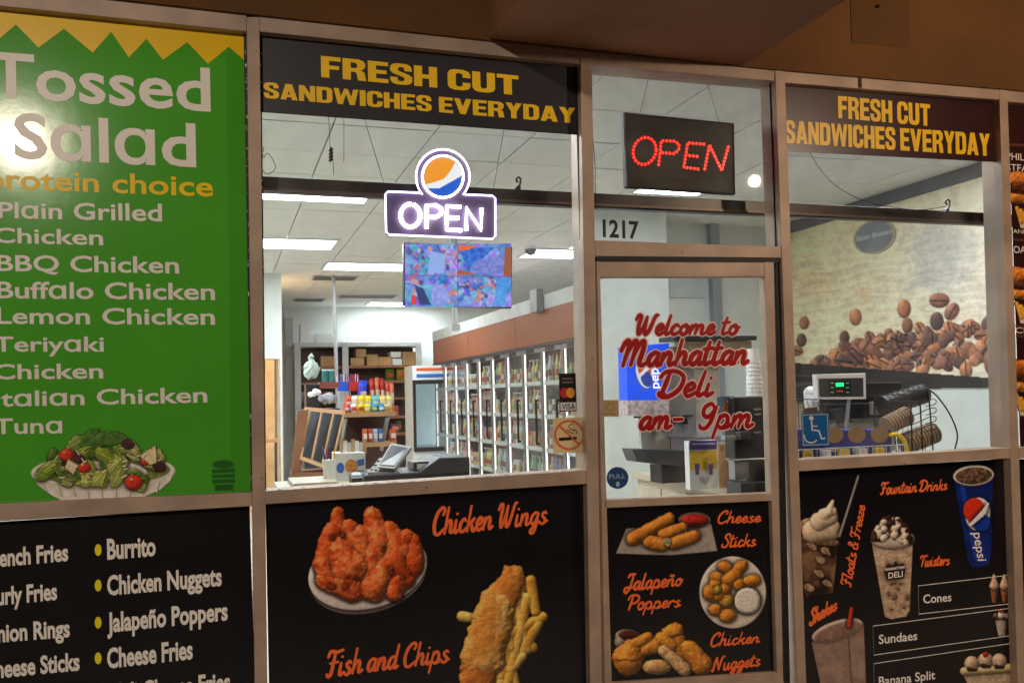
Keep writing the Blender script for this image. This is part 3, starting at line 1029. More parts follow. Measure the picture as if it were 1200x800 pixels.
A.cap(566, 766, 556, 812, 25, 20, (206, 132, 54), 10, (184, 104, 40), 1.6, 6, 8, cn=12, flat=.5)
A.cap(588, 706, 572, 768, 9, 11, (232, 192, 124), 19, (220, 168, 94), 1.2, 6, 7, cn=10, flat=.3)
A.shade(.45, .6, .3)
A.build('fish_and_chips_picture', m_print, wp, Y=TY)

# --- door poster
dp = poster('snack_poster', [(711.5, 595), (905.6, 586.7), (913, 787), (717, 800)], m_black, 'black Cheese Sticks and Jalapeno Poppers poster on the lower door', Y=.036)
DT = .0345
for s, bl, br, hl, hr in (('Cheese', (842, 613), (892, 611), 15, 13), ('Sticks', (846, 641), (886, 639), 16, 14), ('Jalapeño', (731.6, 692), (800.6, 685), 20, 16),
                          ('Poppers', (736.5, 714.5), (798, 710), 18, 14), ('Chicken', (833.7, 757), (890.5, 752), 16, 13), ('Nuggets', (833.7, 786), (891, 779), 17, 14)):
    script(s, bl, br, hl, hr, 'lettering', m_orange, dp, DT, .165)
A = Art(714, 590, 846, 656, .8)
A.poly([(734, 619), (833, 613), (840.5, 645), (786, 650), (750, 649), (722, 648)], (168, 160, 152), -6, (150, 140, 132))
A.ell(814, 609, 19, 9, 0, (120, 104, 100), -3, flat=.2)
A.ell(814, 609, 16, 7, 0, (150, 26, 20), 4, (180, 50, 34), .6, 2)
for a, c1 in (((742, 631, 784, 607, 8, 7), YO), ((778, 626, 800, 617, 7, 6), YD), ((762, 635, 776, 638, 8, 8), YO), ((790, 636, 814, 628, 7.5, 7), YO)):
    A.cap(*a, (214, 142, 56), 3, (190, 116, 46), 1, 3, 2, cn=6)
A.ell(782, 635, 5.5, 5, 0, (220, 214, 180), 12, (120, 120, 80), flat=.2)
A.shade(.5, .55, .2)
A.build('cheese_sticks_picture', m_print, dp, Y=DT)
A = Art(816, 648, 902, 740, .8)
A.ell(858.7, 693.6, 39, 42, 0, (236, 224, 212), -8, (222, 208, 196), flat=.06)
for x, y, rx, ry, a in ((850, 664, 9, 7, 20), (868, 664, 9, 7, -40), (858, 676, 13, 8, -35), (881, 680, 10, 7, 0), (840, 676, 8, 7, 0), (832, 694, 8, 10, 0), (842, 698, 8, 7, 0), (852, 704, 8, 8, 30), (838, 714, 8, 7, 0), (853, 721, 10, 8, 0), (866, 684, 7, 7, 0), (838, 684, 7, 6, 0), (850, 690, 7, 7, 0)):
    A.ell(x, y, rx, ry, a, (216, 146, 52), 2 + random.random() * 3, (190, 114, 40), .9, 3, 2, cn=5)
for x, y in ((841, 691), (853, 705)): A.ell(x, y, 5, 5.5, 20, (196, 184, 80), 14, (150, 130, 50), .5, 2)
A.ell(876, 703.7, 15.2, 15.2, 0, (240, 232, 220), 14, flat=.1)
A.ell(876, 703.7, 13.5, 13.5, 0, (226, 218, 206), 16, flat=.05)
A.shade(.5, .52, .2)
A.build('poppers_plate_picture', m_print, dp, Y=DT)
A = Art(713, 728, 836, 794, .8)
A.ell(737, 746, 16, 9, 8, (176, 160, 150), -4, flat=.3)
A.cap(730, 752, 744, 752, 10, 9, (150, 134, 124), -6)
A.ell(738, 744, 12.5, 5.5, 4, (84, 34, 18), 6, (60, 24, 14))
for a in ((740, 756, 760, 746, 9, 6), (736, 772, 736, 774, 19, 17), (755, 762, 768, 756, 7, 9), (782, 741, 792, 738, 7, 9), (775, 748, 786, 756, 8, 8), (795, 748, 796, 760, 7, 7), (808, 760, 822, 778, 11, 13), (796, 768, 800, 770, 8, 8), (786, 756, 776, 752, 6, 6)):
    A.cap(*a, (220, 152, 54), 3 + random.random() * 4, (192, 118, 42), 1.1, 3, 3, cn=6)
A.ell(770, 781, 17, 9, 0, (212, 170, 116), 6, (196, 146, 90), 1, 3, 3)
A.cap(778, 762, 802, 784, 7, 8, (222, 190, 148), 14, (200, 150, 90), 1.5, 3, 2)
A.shade(.48, .56, .25)
A.build('chicken_nuggets_picture', m_print, dp, Y=DT)

# --- drinks poster, lower right
kp = poster('drinks_poster', [(935.5, 552), (1190, 536.5), (1206, 930), (951, 960)], m_black, 'black Fountain Drinks and Floats poster with cups below the coffee mural')
script('Fountain Drinks', (1032, 579), (1110, 573), 14, 12, 'lettering', m_orange, kp, TY, .175)
script('Twisters', (1079, 663.5), (1113, 661), 13, 12, 'lettering', m_orange, kp, TY, .175)
script('Shakes', (949, 733), (981, 713), 19, 14, 'lettering', m_orange, kp, TY, .175)
script('Floats & Freeze', (997, 687), (1014, 592), 13, 11, 'lettering', m_orange, kp, TY, .175, rot=(-1, -.15))
sans('Cones', (1082, 706.5), (1115, 703.7), 10.5, 10, 'lettering', m_cream, kp, TY, .015)
sans('Sundaes', (1030, 754), (1075, 749), 11, 10.5, 'lettering', m_cream, kp, TY, .015)
sans('Banana Split', (1030, 803), (1096, 795), 11, 10.5, 'lettering', m_cream, kp, TY, .015)
for q in ([(1076, 686), (1182, 673.5), (1183, 707), (1077, 719)], [(1023, 733), (1185, 712), (1186, 744), (1024, 767)], [(1024, 777), (1187, 753), (1189, 800), (1025, 822)]):
    b = MB()
    b.tube([hit(x, y, Y=TY) for x, y in q], .0016, 4, flat=(0, 1, 0), closed=True)
    b.build('box_outline', m_cream, kp)
A = Art(937, 545, 1010, 700, .8)
A.cap(1006, 558, 984, 628, 1.4, 1.6, (150, 146, 142), 30)
A.poly([(939, 618), (984, 624), (976, 694), (946, 700), (941, 690)], (128, 96, 72), 0, (34, 22, 18), cn=14)
A.ell(962, 618, 26, 12, 8, (190, 160, 130), 2, (150, 112, 84), flat=.2)
A.cap(954, 622, 974, 620, 14, 12, (224, 202, 174), 6, (206, 180, 150), .2, 5, 1, flat=.6)
A.cap(960, 611, 974, 606, 11, 8, (228, 208, 182), 12, (210, 186, 156), .1, 5, 1, flat=.7)
A.cap(966, 603, 975, 599, 8, 6, (232, 212, 188), 15, (214, 190, 162), .1, 5, 1, flat=.7)
A.cap(971, 600, 976, 587, 6, 2, (228, 206, 180), 16)
A.ell(962, 633, 22, 6, 8, (150, 120, 90), 5, (104, 72, 50), flat=.4)
for x, y in ((952, 640), (968, 646), (962, 656), (970, 684), (948, 688), (960, 672)): A.ell(x, y, 7, 4, 30, (176, 150, 122), 5, (128, 96, 72), .2, 4, 3, flat=.3)
A.shade(.5, .55, .2)
A.build('ice_cream_float_picture', m_print, kp, Y=TY)
A = Art(1015, 594, 1078, 728, .8)
A.poly([(1021, 632), (1070, 630), (1066, 715), (1062, 722), (1044, 725), (1037, 722)], (200, 176, 150), 0, (168, 138, 112), 1, 3, cn=5)
A.ell(1046, 631, 26, 12, 0, (214, 198, 180), 2, flat=.5)
for k in range(60):
    x, y = 1046 + (random.random() - .5) * 44, 0
    y = 634 - random.random() * max(4, 30 * (1 - ((x - 1046) / 26) ** 2))
    A.ell(x, y, 3 + random.random() * 2.6, 2.6 + random.random() * 2, random.random() * 180, random.choice([(52, 30, 26), (214, 196, 176), (226, 210, 190), (70, 44, 36)]), 4 + random.random() * 5, None, 1)
A.ell(1046, 634, 24, 3, 0, (226, 210, 190), 3, flat=.3)
for k in range(16):
    A.ell(1052 + (random.random() - .5) * 26, 680 + random.random() * 36, 2.2, 1.6, random.random() * 90, (130, 96, 76), 5, flat=.2)
A.poly([(1036, 668), (1061, 665), (1059, 677), (1039, 679)], (34, 26, 26), 8)
A.poly([(1037, 667), (1040, 660), (1046, 662), (1049, 657), (1052, 661), (1058, 659), (1060, 665)], (34, 26, 26), 8)
A.shade(.55, .5, .2)
tw = A.build('frozen_twister_cup_picture', m_print, kp, Y=TY)
sans('DELI', (1041, 677.5), (1058, 675), 7, 7, 'lettering', m_cream, kp, TY - .0006, .02)
sans('MANHATTAN', (1037.5, 668.5), (1060, 665.5), 3.2, 3.2, 'lettering', m_cream, kp, TY - .0006, .03)
A = Art(1112, 540, 1170, 668, .8)
A.poly([(1118, 562), (1164, 558), (1161, 650), (1158, 662), (1139, 665), (1134, 655)], (22, 44, 128), 0, (16, 34, 104), cn=20)
A.cap(1128, 570, 1144, 655, 3, 2, (30, 60, 160), .5, None, flat=.1)
A.ell(1141, 557, 24, 12, -4, (216, 206, 196), 3, flat=.1)
A.ell(1141, 557, 21, 9.5, -4, (62, 40, 30), 8, (130, 104, 84), 2, 2.5, cn=3, flat=.1)
A.ell(1146, 602, 14.5, 19.5, 10, (214, 214, 222), 6, flat=.05)
A.ell(1141, 597, 12, 14, 15, (214, 52, 26), 8, flat=.03)
A.ell(1150, 612, 11, 10.5, 10, (20, 56, 156), 9, flat=.03)
A.cap(1137, 615, 1153, 600, 2, 3.2, (226, 226, 232), 24, flat=0)
A.cap(1153, 600, 1158, 590, 3.2, 1.5, (226, 226, 232), 24, flat=0)
A.shade(.6, .42, .15)
A.build('cola_cup_picture', m_print, kp, Y=TY)
sans('pepsi', (1140.5, 624), (1146, 657), 11, 11, 'lettering', m_cream, kp, TY - .0006, .01, rot=(1, -.05))
A = Art(944, 706, 1016, 830, .8)
A.poly([(951, 752), (1012, 728), (1016, 830), (968, 830)], (160, 134, 120), 0, (134, 108, 96), cn=16)
A.ell(981, 738, 31, 11, -18, (206, 184, 172), 3, flat=.1)
A.ell(981, 739, 28, 8.5, -18, (150, 118, 104), 6, (130, 98, 86), flat=.1, cn=5)
A.cap(998, 713, 995, 733, 2.4, 2.4, (196, 56, 40), 22)
A.poly([(988, 746), (994, 744), (1000, 830), (990, 830)], (142, 116, 104), 2)
A.shade(.6, .42, .1)
A.build('shake_cup_picture', m_print, kp, Y=TY)
A = Art(1156, 665, 1184, 748, .7)
for x in (1165, 1177):
    A.cap(x, 704, x, 686, 2.5, 5.5, (176, 110, 60), 0, (150, 90, 50))
    A.cap(x, 686, x, 674, 5.5, 1.6, (226, 206, 184), 5, (200, 150, 120), 1, 2, 1)
A.cap(1174, 742, 1173, 726, 4.5, 7, (206, 196, 190), 0, (180, 160, 150))
A.cap(1167, 722, 1180, 722, 4, 4, (40, 20, 18), 6, (180, 160, 150))
A.cap(1173, 721, 1173, 717, 4, 3, (226, 216, 206), 8)
A.ell(1173, 715, 2.4, 2.4, 0, (196, 30, 20), 14)
A.shade(.5, .5, .2)
A.build('cones_picture', m_print, kp, Y=TY)
A = Art(1124, 760, 1194, 812, .8)
A.poly([(1126, 784), (1192, 776), (1182, 806), (1138, 810)], (206, 190, 160), 0, (176, 150, 120), .5)
A.cap(1130, 786, 1186, 782, 5, 5, (232, 216, 176), 3, (216, 190, 130))
for x, y in ((1139, 777), (1155, 773), (1171, 774)):
    A.ell(x, y, 9, 9, 0, (222, 200, 172), 4, (200, 170, 140), 1.4, 2.5)
    A.cap(x - 3, y + 6, x + 4, y + 7, 3, 2, (60, 30, 24), 10)
A.ell(1155, 766, 3.2, 3, 0, (200, 36, 24), 20)
A.shade(.5, .5, .2)
A.build('banana_split_picture', m_print, kp, Y=TY)

# --- right edge sandwich poster
sp = poster('sandwich_poster', [(1181, 120), (1420, 140), (1436, 512), (1196, 528)], m_maroon, 'tall dark brown sandwich menu poster at the far right edge')
lp = poster('sandwich_poster', [(1192, 538), (1432, 526), (1446, 910), (1207, 930)], m_black, 'black poster under the sandwich menu at the far right edge')
sans('PHILLY', (1180, 187), (1212, 189), 8.5, 8.5, 'lettering', m_cream, sp, TY, .0)
sans('STEAK', (1180, 200), (1212, 202), 8.5, 8.5, 'lettering', m_cream, sp, TY, .0)
sans('SANDWICH', (1184, 273), (1226, 275), 5, 5, 'lettering', m_cream, sp, TY, .0)
sans('ROAST BEEF', (1182, 296), (1236, 298), 8.5, 8.5, 'lettering', m_cream, sp, TY, .0)
sans('CLUB', (1190, 390), (1222, 391), 7, 7, 'lettering', m_cream, sp, TY, .0)
for y in (168, 279, 380, 392): strip([(1181 + (y - 120) * .035, y), (1425, y + 12), (1425, y + 15), (1181 + (y - 120) * .035, y + 3)], Y=TY, d=.0005, name='divider_line', parent=sp, m=mat('brown_ink', (96, 54, 40), .4))
A = Art(1184, 200, 1260, 500, .9, (50, 20, 18))
for y0 in (226, 338, 446):
    A.cap(1190, y0 - 16, 1240, y0 - 12, 9, 9, (206, 126, 52), 4, (170, 90, 34), 2, 3, 3)
    A.cap(1190, y0 - 4, 1240, y0, 6, 6, (96, 52, 34), 6, (60, 30, 20), 3, 2, 4)
    A.cap(1190, y0 + 6, 1240, y0 + 8, 7, 7, (216, 150, 66), 4, (186, 110, 40), 2, 3, 3)
    for k in range(9): A.cap(1192 + k * 5, y0 + 18 + (k % 3) * 3, 1197 + k * 5, y0 + 34, 2.6, 2.6, (222, 160, 60), 8 + k % 3)
    A.poly([(1192, y0 + 26), (1212, y0 + 26), (1206, y0 + 42), (1196, y0 + 42)], (214, 196, 180), 9)
A.shade(.5, .55, .2)
A.build('sandwiches_picture', m_print, sp, Y=TY)

# ================================================================== DOOR LETTERING AND STICKERS
dl = thing('welcome_lettering', 'red script lettering Welcome to Manhattan Deli on the door glass', 'lettering', hit(805, 440, Y=.038))
for s, bl, br, hl, hr, wd in (('Welcome to', (746, 392), (867, 391.5), 24, 22, .22), ('Manhattan', (728, 429), (877, 426), 31, 30, .21), ('Deli', (772, 465), (836, 463), 31, 29, .20),
                              ('am-', (751, 503), (800, 501), 28, 28, .21), ('9pm', (820, 502), (883, 500), 30, 29, .19)):
    script(s, bl, br, hl, hr, 'lettering', m_red, dl, .0365, wd, outline=m_pinkw, owidth=.115)
num = thing('house_number', 'black street number 1217 on the glass above the door', 'number', hit(727, 278, Y=.046))
sans('1217', (706.5, 277), (749, 279.5), 20.5, 20.5, 'digits', m_gasket, num, .046, .03)


def disc(cx, cy, r, Y, name, m, parent, ry=None):
    b = MB()
    P = [hit(cx + r * math.cos(q), cy + (ry or r) * math.sin(q), Y=Y) for q in np.linspace(0, 2 * math.pi, 33)[:-1]]
    n = len(P)
    Q = [p + np.array([0, .0008, 0]) for p in P]
    b.add(P + Q, [tuple(range(n - 1, -1, -1))] + [(i, (i + 1) % n, (i + 1) % n + n, i + n) for i in range(n)])
    return b.build(name, m, parent)


st = thing('pull_sticker', 'round blue PULL sticker low on the door glass', 'sticker', hit(724, 560, Y=.038))
disc(723.7, 559.6, 12.8, .038, 'sheet', mat('pull_blue', (34, 72, 118), .4), st)
sans('PULL', (714, 560.5), (733, 560), 5.5, 5.5, 'lettering', mat('pale_blue_ink', (150, 172, 200), .5), st, .0372, .01)
disc(724, 567, 2.2, .0372, 'braille_mark', _M['pale_blue_ink'], st, 3)
st = poster('glass_sticker', [(706, 468.5), (725, 468.5), (725, 488), (707, 488)], mat('aged_sticker', (178, 150, 108), .5), 'small square tan sticker at the left edge of the door glass', 'sticker', Y=.038, d=.0008)
A = Art(706, 468, 726, 489, .6, (178, 150, 108))
A.ell(715.5, 477, 5, 5, 0, (146, 118, 80), 0, flat=0)
A.ell(715.5, 477, 3.6, 3.6, 0, (178, 150, 108), 1, flat=0)
A.poly([(709, 484), (722, 484), (722, 485.4), (709, 485.4)], (146, 118, 80))
A.build('printed_mark', m_printm, st, Y=.0375)

st = poster('accessibility_sticker', [(939, 484.5), (971, 483.5), (972, 522), (940, 523)], mat('sticker_blue', (20, 92, 156), .4, vary=.04), 'blue wheelchair access sticker at the lower left of the mural window', 'sticker', Y=.046, d=.0008)
mw = mat('sticker_white', (210, 208, 204), .5)
b = MB()


def pl(pts, r, closed=False, Y=.0452): b.tube([hit(x, y, Y=Y) for x, y in pts], r, 6, flat=(0, 1, 0), closed=closed)


pl([(940.5, 486), (969.7, 485.2), (970.7, 520.4), (941.4, 521.3)], .0017, True)
pl([(951, 493), (951.6, 503.5), (959.5, 504.5), (963, 514), (967, 513)], .0045)
pl([(951.5, 499), (958, 499)], .003)
pl([(952 + 8 * math.cos(q) - 1.5, 510.5 + 8 * math.sin(q)) for q in np.linspace(math.radians(-120) - .9, math.radians(35) - 2 * math.pi, 18)], .003)
b.build('wheelchair_symbol', mw, st)
disc(950.8, 489.8, 2.6, .0452, 'wheelchair_head', mw, st)

st = poster('no_smoking_sticker', [(648, 489.5), (684.5, 488.5), (686, 529.5), (648.5, 531)], mat('sticker_cream', (226, 204, 150), .5, vary=.06), 'cream no smoking sticker at the lower right of the middle window', 'sticker', Y=.046, d=.0008)
b = MB()
b.tube([hit(667 + 16.5 * math.cos(q), 509.5 + 16.5 * math.sin(q), Y=.0452) for q in np.linspace(0, 2 * math.pi, 29)[:-1]], .0055, 6, flat=(0, 1, 0), closed=True)
b.tube([hit(x, y, Y=.045) for x, y in ((655, 498), (679, 521))], .0055, 6, flat=(0, 1, 0))
b.build('red_ring', mat('sticker_orange', (214, 112, 78), .5), st)
b = MB()
b.tube([hit(x, y, Y=.0448) for x, y in ((655, 514.5), (670, 513.5))], .007, 6, flat=(0, 1, 0))
b.tube([hit(x, y, Y=.0448) for x, y in ((672, 513), (676, 513))], .005, 6, flat=(0, 1, 0))
b.tube([hit(x, y, Y=.0448) for x, y in ((676, 508), (675, 504), (669, 503), (666, 499), (671, 496))], .0022, 6, flat=(0, 1, 0))
b.tube([hit(x, y, Y=.0448) for x, y in ((672, 508), (668, 506), (664, 503))], .0022, 6, flat=(0, 1, 0))
b.build('cigarette_symbol', m_dark, st)
st = poster('card_sticker', [(655, 437.5), (674.5, 437), (676, 481.5), (656, 482.5)], mat('card_black', (30, 22, 30), .4), 'small dark payment card sticker on the middle window by the coolers', 'sticker', Y=.046, d=.0008)
disc(661.5, 460, 5.2, .0452, 'red_circle', mat('card_red', (190, 40, 30), .5), st, 6)
disc(668.5, 460, 5.2, .0450, 'yellow_circle', mat('card_orange', (226, 150, 40), .5), st, 6)
b = MB()
pbar(b, [(656.5, 471.5), (675, 471), (675.5, 480.5), (657, 481)], .0452, .0456)
b.build('white_label', mw, st)
sans('VISA', (658.5, 479.5), (674, 479), 6.5, 6.5, 'lettering', mat('card_blue', (30, 40, 110), .5), st, .0449, .02)
for y in (443, 447):
    b = MB()
    pbar(b, [(659, y), (672, y - .3), (672, y + 1.4), (659, y + 1.7)], .0452, .0455)
    b.build('print_line', mat('card_grey', (120, 106, 100), .5), st)

# ================================================================== SIGNS IN THE WINDOW
m_neon = mat('neon_white', (255, 250, 255), .3, emit=8, vary=0)
m_neonp = mat('neon_violet', (224, 208, 255), .3, emit=3.5, vary=0)
m_acr = mat('smoky_acrylic', (96, 80, 112), .35, vary=.1)
NY = .16
ns = thing('neon_open_sign', 'lit white neon OPEN sign with round orange white and blue emblem on top', 'sign', hit(517, 230, Y=NY))
b = MB()
pbar(b, [(451.5, 224.5), (581, 229.5), (581, 279.5), (452.5, 275)], NY, NY + .012)
b.build('backing_panel', m_acr, ns)
b = MB()
c0 = hit(519, 207, Y=NY - .001)
b.cyl(c0, c0 + (0, .012, 0), 29.5 / F0 * (NY - CAM[1]) / _F[1] * 1.0, 40)
b.build('round_panel', m_acr, ns)


def nt_(pts, r, name, m, closed=False, Y=NY - .012, k=6, sm=True):
    b = MB()
    p = smooth_path(pts, k) if sm else pts
    b.tube([hit(x, y, Y=Y) for x, y in p], r, 8, closed=closed)
    return b.build(name, m, ns, smooth=True)


# outline tube: box with the arch of the emblem
arc = [(519 + 31.5 * math.cos(q), 207 + 32 * math.sin(q)) for q in np.linspace(math.radians(139), math.radians(401), 30)]
outl = arc + [(545, 228), (577, 229.3), (580.5, 232.5), (580.5, 276.5), (577, 280), (456, 275), (452.5, 271.5), (451.5, 228), (454.5, 224.5), (494, 226)]
nt_(outl, .0042, 'neon_outline', m_neonp, True, sm=False)
nt_([(519 + 24 * math.cos(q), 207 + 24.5 * math.sin(q)) for q in np.linspace(0, 2 * math.pi, 33)[:-1]], .0045, 'emblem_ring', m_neon, True, sm=False)
for nm, pts in (('letter_o', [(481 + 11.5 * math.cos(q), 252.5 + 13.5 * math.sin(q)) for q in np.linspace(-1.3, 2 * math.pi - 1.5, 24)]),
                ('letter_p', [(500, 267.5), (500, 240.5), (511, 240.5), (517, 244), (517, 250.5), (511, 254.5), (501, 254)]),
                ('letter_e', [(540, 242.5), (524, 241.5), (523.5, 255), (523.5, 269), (541, 270)]),
                ('letter_e', [(524, 255), (538, 255.5)]),
                ('letter_n', [(546.5, 270), (546.5, 243.5), (564, 269.5), (564.5, 244)])):
    nt_(pts, .0085, nm, m_neon, sm=False)
A = Art(494, 182, 544, 232, .6, (40, 30, 44))
A.ell(519, 207, 22, 22.3, 0, (250, 250, 252), 0, flat=0)
A.C[:] = A.C
q2 = (((A.X - 519) / 22) ** 2 + ((A.Y - 207) / 22.3) ** 2) < 1
dx, dy = (A.X - 519) / 22, (A.Y - 207) / 22.3
up_ = (dy < np.where(dx > 0, .15 - .75 * dx - .9 * dx * dx, .15 - .3 * dx)) & q2
lo_ = (dy > .62 - .55 * np.clip(dx + .2, 0, 2)) & q2
A.C[up_] = np.array((255, 158, 40)) / 255
A.C[lo_ & ~up_] = np.array((10, 96, 214)) / 255
A.build('emblem_disc', print_mat('lit_emblem', .4, 1.0), ns, Y=NY - .008)
# hanging wires of the neon sign
for (xa, ya, xb, yb) in ((424, 142, 453, 225), (592, 155, 577, 229)):
    b = MB()
    b.tube([hit(xa, ya - 12, Y=NY), hit(xb, yb, Y=NY)], .0012, 5)
    b.build('hanging_wire', m_bwire, ns)

# LED sign in the transom
LY = .20
ls = thing('led_open_sign', 'dark box sign with red LED OPEN dots hanging above the door', 'sign', hit(796, 185, Y=LY))
b = MB()
pbar(b, [(730.4, 131.3), (860.4, 144.3), (862, 228), (733.6, 219.5)], LY, LY + .03)
b.build('case', mat('sign_brown_black', (34, 22, 22), .55, vary=.15), ls, bevel=.003)
b = MB()
b.tube([hit(x, y, Y=LY - .002) for x, y in ((731.5, 132.5), (859.4, 145.4), (860.8, 226.6), (734.6, 218.4))], .004, 4, closed=True)
b.build('case_rim', m_darkg, ls)
strokes = [[(755.5 + 13.5 * math.cos(q) + 1.5 * math.sin(-q), 177 + 16 * math.sin(q)) for q in np.linspace(0, 2 * math.pi, 21)],
           [(772, 193), (775, 165), (790, 165.5), (796, 169), (795.5, 176), (790, 180), (775, 179)],
           [(825, 169), (806, 167.5), (801.5, 196), (821, 198.5)], [(804, 182), (819, 183.5)],
           [(826, 198), (831.5, 170), (846, 200), (853.5, 172)]]
m_led = mat('red_led', (255, 34, 20), .3, emit=7, vary=0)
m_ledg = mat('led_lens_red', (200, 20, 18), .3, emit=.8, vary=0)
bled = MB()
bgl = MB()
for s in strokes:
    acc = 0
    for i in range(len(s) - 1):
        a, c = np.array(s[i]), np.array(s[i + 1])
        L = np.linalg.norm(c - a)
        while acc <= L:
            p = a + (c - a) * acc / L
            P = hit(p[0], p[1], Y=LY - .003)
            bled.ball(P, .0050, 6, 4)
            bgl.cyl(P + (0, .003, 0), P + (0, .001, 0), .0088, 8)
            acc += 4.3
        acc -= L
bled.build('led_dots', m_led, ls, kind='stuff')
bgl.build('led_lenses', m_ledg, ls, kind='stuff')
A = Art(752, 150, 852, 216, .8, (44, 32, 34))
for (x1, y1, x2, y2) in ((765, 203, 800, 212), (800, 212, 838, 206)):
    A.cap(x1, y1, x2, y2, .6, .6, (48, 34, 34), 1, flat=0)
A.build('printed_ellipse', m_printm, ls, Y=LY - .0012)
for (xa, ya, xb, yb) in ((760, 92, 750, 133), (828, 96, 843, 143)):
    b = MB()
    b.tube([hit(xa, ya, Y=LY + .012), hit(xb, yb, Y=LY + .012)], .0012, 5)
    b.build('hanging_wire', m_bwire, ls)

# dark rail running along inside the glass
m_rail = mat('dark_bronze_rail', (52, 42, 40), .35, .4, .3, 9)
rl = thing('dark_rail', 'long dark metal rail hung inside across the windows behind the signs', 'rail', hit(700, 235, Y=.26))
b = MB()
RY = .26
a0, a1 = hit(300, 206, Y=RY), hit(1170, 250, Y=RY)
zt = (hit(306, 206.5, Y=RY)[2] + hit(1156, 249.5, Y=RY)[2] + hit(690, 227, Y=RY)[2]) / 3
zb = (hit(306, 224, Y=RY)[2] + hit(1156, 263, Y=RY)[2] + hit(690, 243, Y=RY)[2]) / 3
pbar(b, [(240, 203), (700, 226.5), (700, 243.5), (240, 221)], RY, RY + .05)
pbar(b, [(700, 226.5), (1300, 256.5), (1300, 269.5), (700, 243.5)], RY, RY + .05)
b.build('rail_bar', m_rail, rl, bevel=.003)
b = MB()
pbar(b, [(240, 217), (1300, 266), (1300, 268.5), (240, 220)], RY - .012, RY - .0005)
b.build('rail_lip', mat('rail_edge', (92, 74, 66), .4, .4), rl)


def hook(px, py, s=1.):
    t = thing('rail_hook', 'small black hook standing on the rail near x', 'hook', hit(px, py, Y=RY))
    b = MB()
    pts = [(px - 10 * s, py + 12 * s), (px - 2 * s, py + 9 * s), (px + 2 * s, py + 4 * s), (px + 3 * s, py - 3 * s), (px, py - 5 * s), (px - 2, py - 2 * s), (px, py + 1)]
    b.tube([hit(x, y, Y=RY - .01) for x, y in smooth_path(pts, 4)], .005 * s, 6)
    b.build('bent_wire', m_bwire, t)
    b = MB()
    p = hit(px + 1, py + 7, Y=RY - .012)
    b.cyl(p, p + (0, .02, 0), .011 * s, 10)
    b.build('clamp', m_bwire, t)
    return t


hook(607, 213)['label'] = 'small black hook on the rail right of the neon sign'
hook(1110, 239)['label'] = 'small black hook on the rail in front of the coffee mural'
# loose cords
for nm, pts, r, lab in (
        ('hanging_cord', [(384, 128), (386, 150), (387, 172), (390, 188), (391, 205)], .0014, 'thin black cord with a knot hanging left of the neon sign'),
        ('hanging_cord', [(403, 130), (403, 150), (403, 190)], .0011, 'thin straight black cord just right of the knotted cord'),
        ('cord_loop', [(309, 172), (308, 185), (314, 180), (322, 192), (321, 200), (312, 204), (307, 198)], .0016, 'small dark loop of cord at the left edge of the middle window'),
        ('hanging_cord', [(948, 176), (958, 194), (975, 214), (1000, 230), (1030, 240), (1075, 246), (1108, 242)], .0018, 'grey cord sagging down to the rail in the mural window'),
        ('hanging_cord', [(692, 80), (694, 150), (697, 190), (698, 228)], .0018, 'black cord hanging down the left edge of the transom window')):
    b = MB()
    b.tube([hit(x, y, Y=.2) for x, y in smooth_path(pts, 6)], r, 6)
    o = b.build(nm, m_bwire, None, lab, 'cord')
    if 'knot' in lab:
        b = MB()
        for k in range(12):
            b.ball(hit(388 + math.sin(k * 2.1) * 1.4, 174 + k * 1.3, Y=.198), .0062, 8, 5)
        b.build('knot', m_bwire, o)

# ================================================================== ROOM
YB = 12.0
XW = (hit(1156, 191, Z=ceil_z)[0] + hit(925.5, 260, Z=ceil_z)[0]) / 2
PBUMP = hit(875, 251, Z=ceil_z)
XBUMP = PBUMP[0]
YFAR = hit(911, 300, X=XW)[1]
YBS = hit(912, 240, X=XBUMP)[1]
YLW = hit(320, 320, Z=ceil_z)[1]
XL0 = -4.2
b = MB()
b.box((-6, .14, -.42), (9, 13, 0))
b.build('floor', m_floor, kind='structure')
b = MB()
b.box((XL0 - .1, YB, 0), (XW + .1, YB + .1, ceil_z + .02))
b.build('back_wall', m_wallin, kind='structure')
b = MB()
b.box((XW, .14, 0), (XW + .1, YB, ceil_z + .02))
b.build('right_wall', m_wallin, kind='structure')
# cooler plane
c1, c2 = hit(510, 424, Z=2.0), hit(676, 398, Z=2.0)
XCO = (c1[0] + c2[0]) / 2
YC1 = hit(510, 424, X=XCO)[1]
YC0 = hit(688, 396, X=XCO)[1]
print('room', XW, XBUMP, YFAR, YBS, YLW, 'cooler', c1, c2, XCO, YC0, YC1)
b = MB()
b.box((XCO + .78, YFAR, 0), (XW - .001, YFAR + .1, ceil_z + .012))
b.box((XCO + .02, YC0 - .06, 0), (XCO + .78, YC0 - .052, ceil_z + .012))
b.box((XCO + .772, YC0 - .052, 0), (XCO + .78, YFAR, ceil_z + .012))
b.build('far_wall', m_wallin, kind='structure')
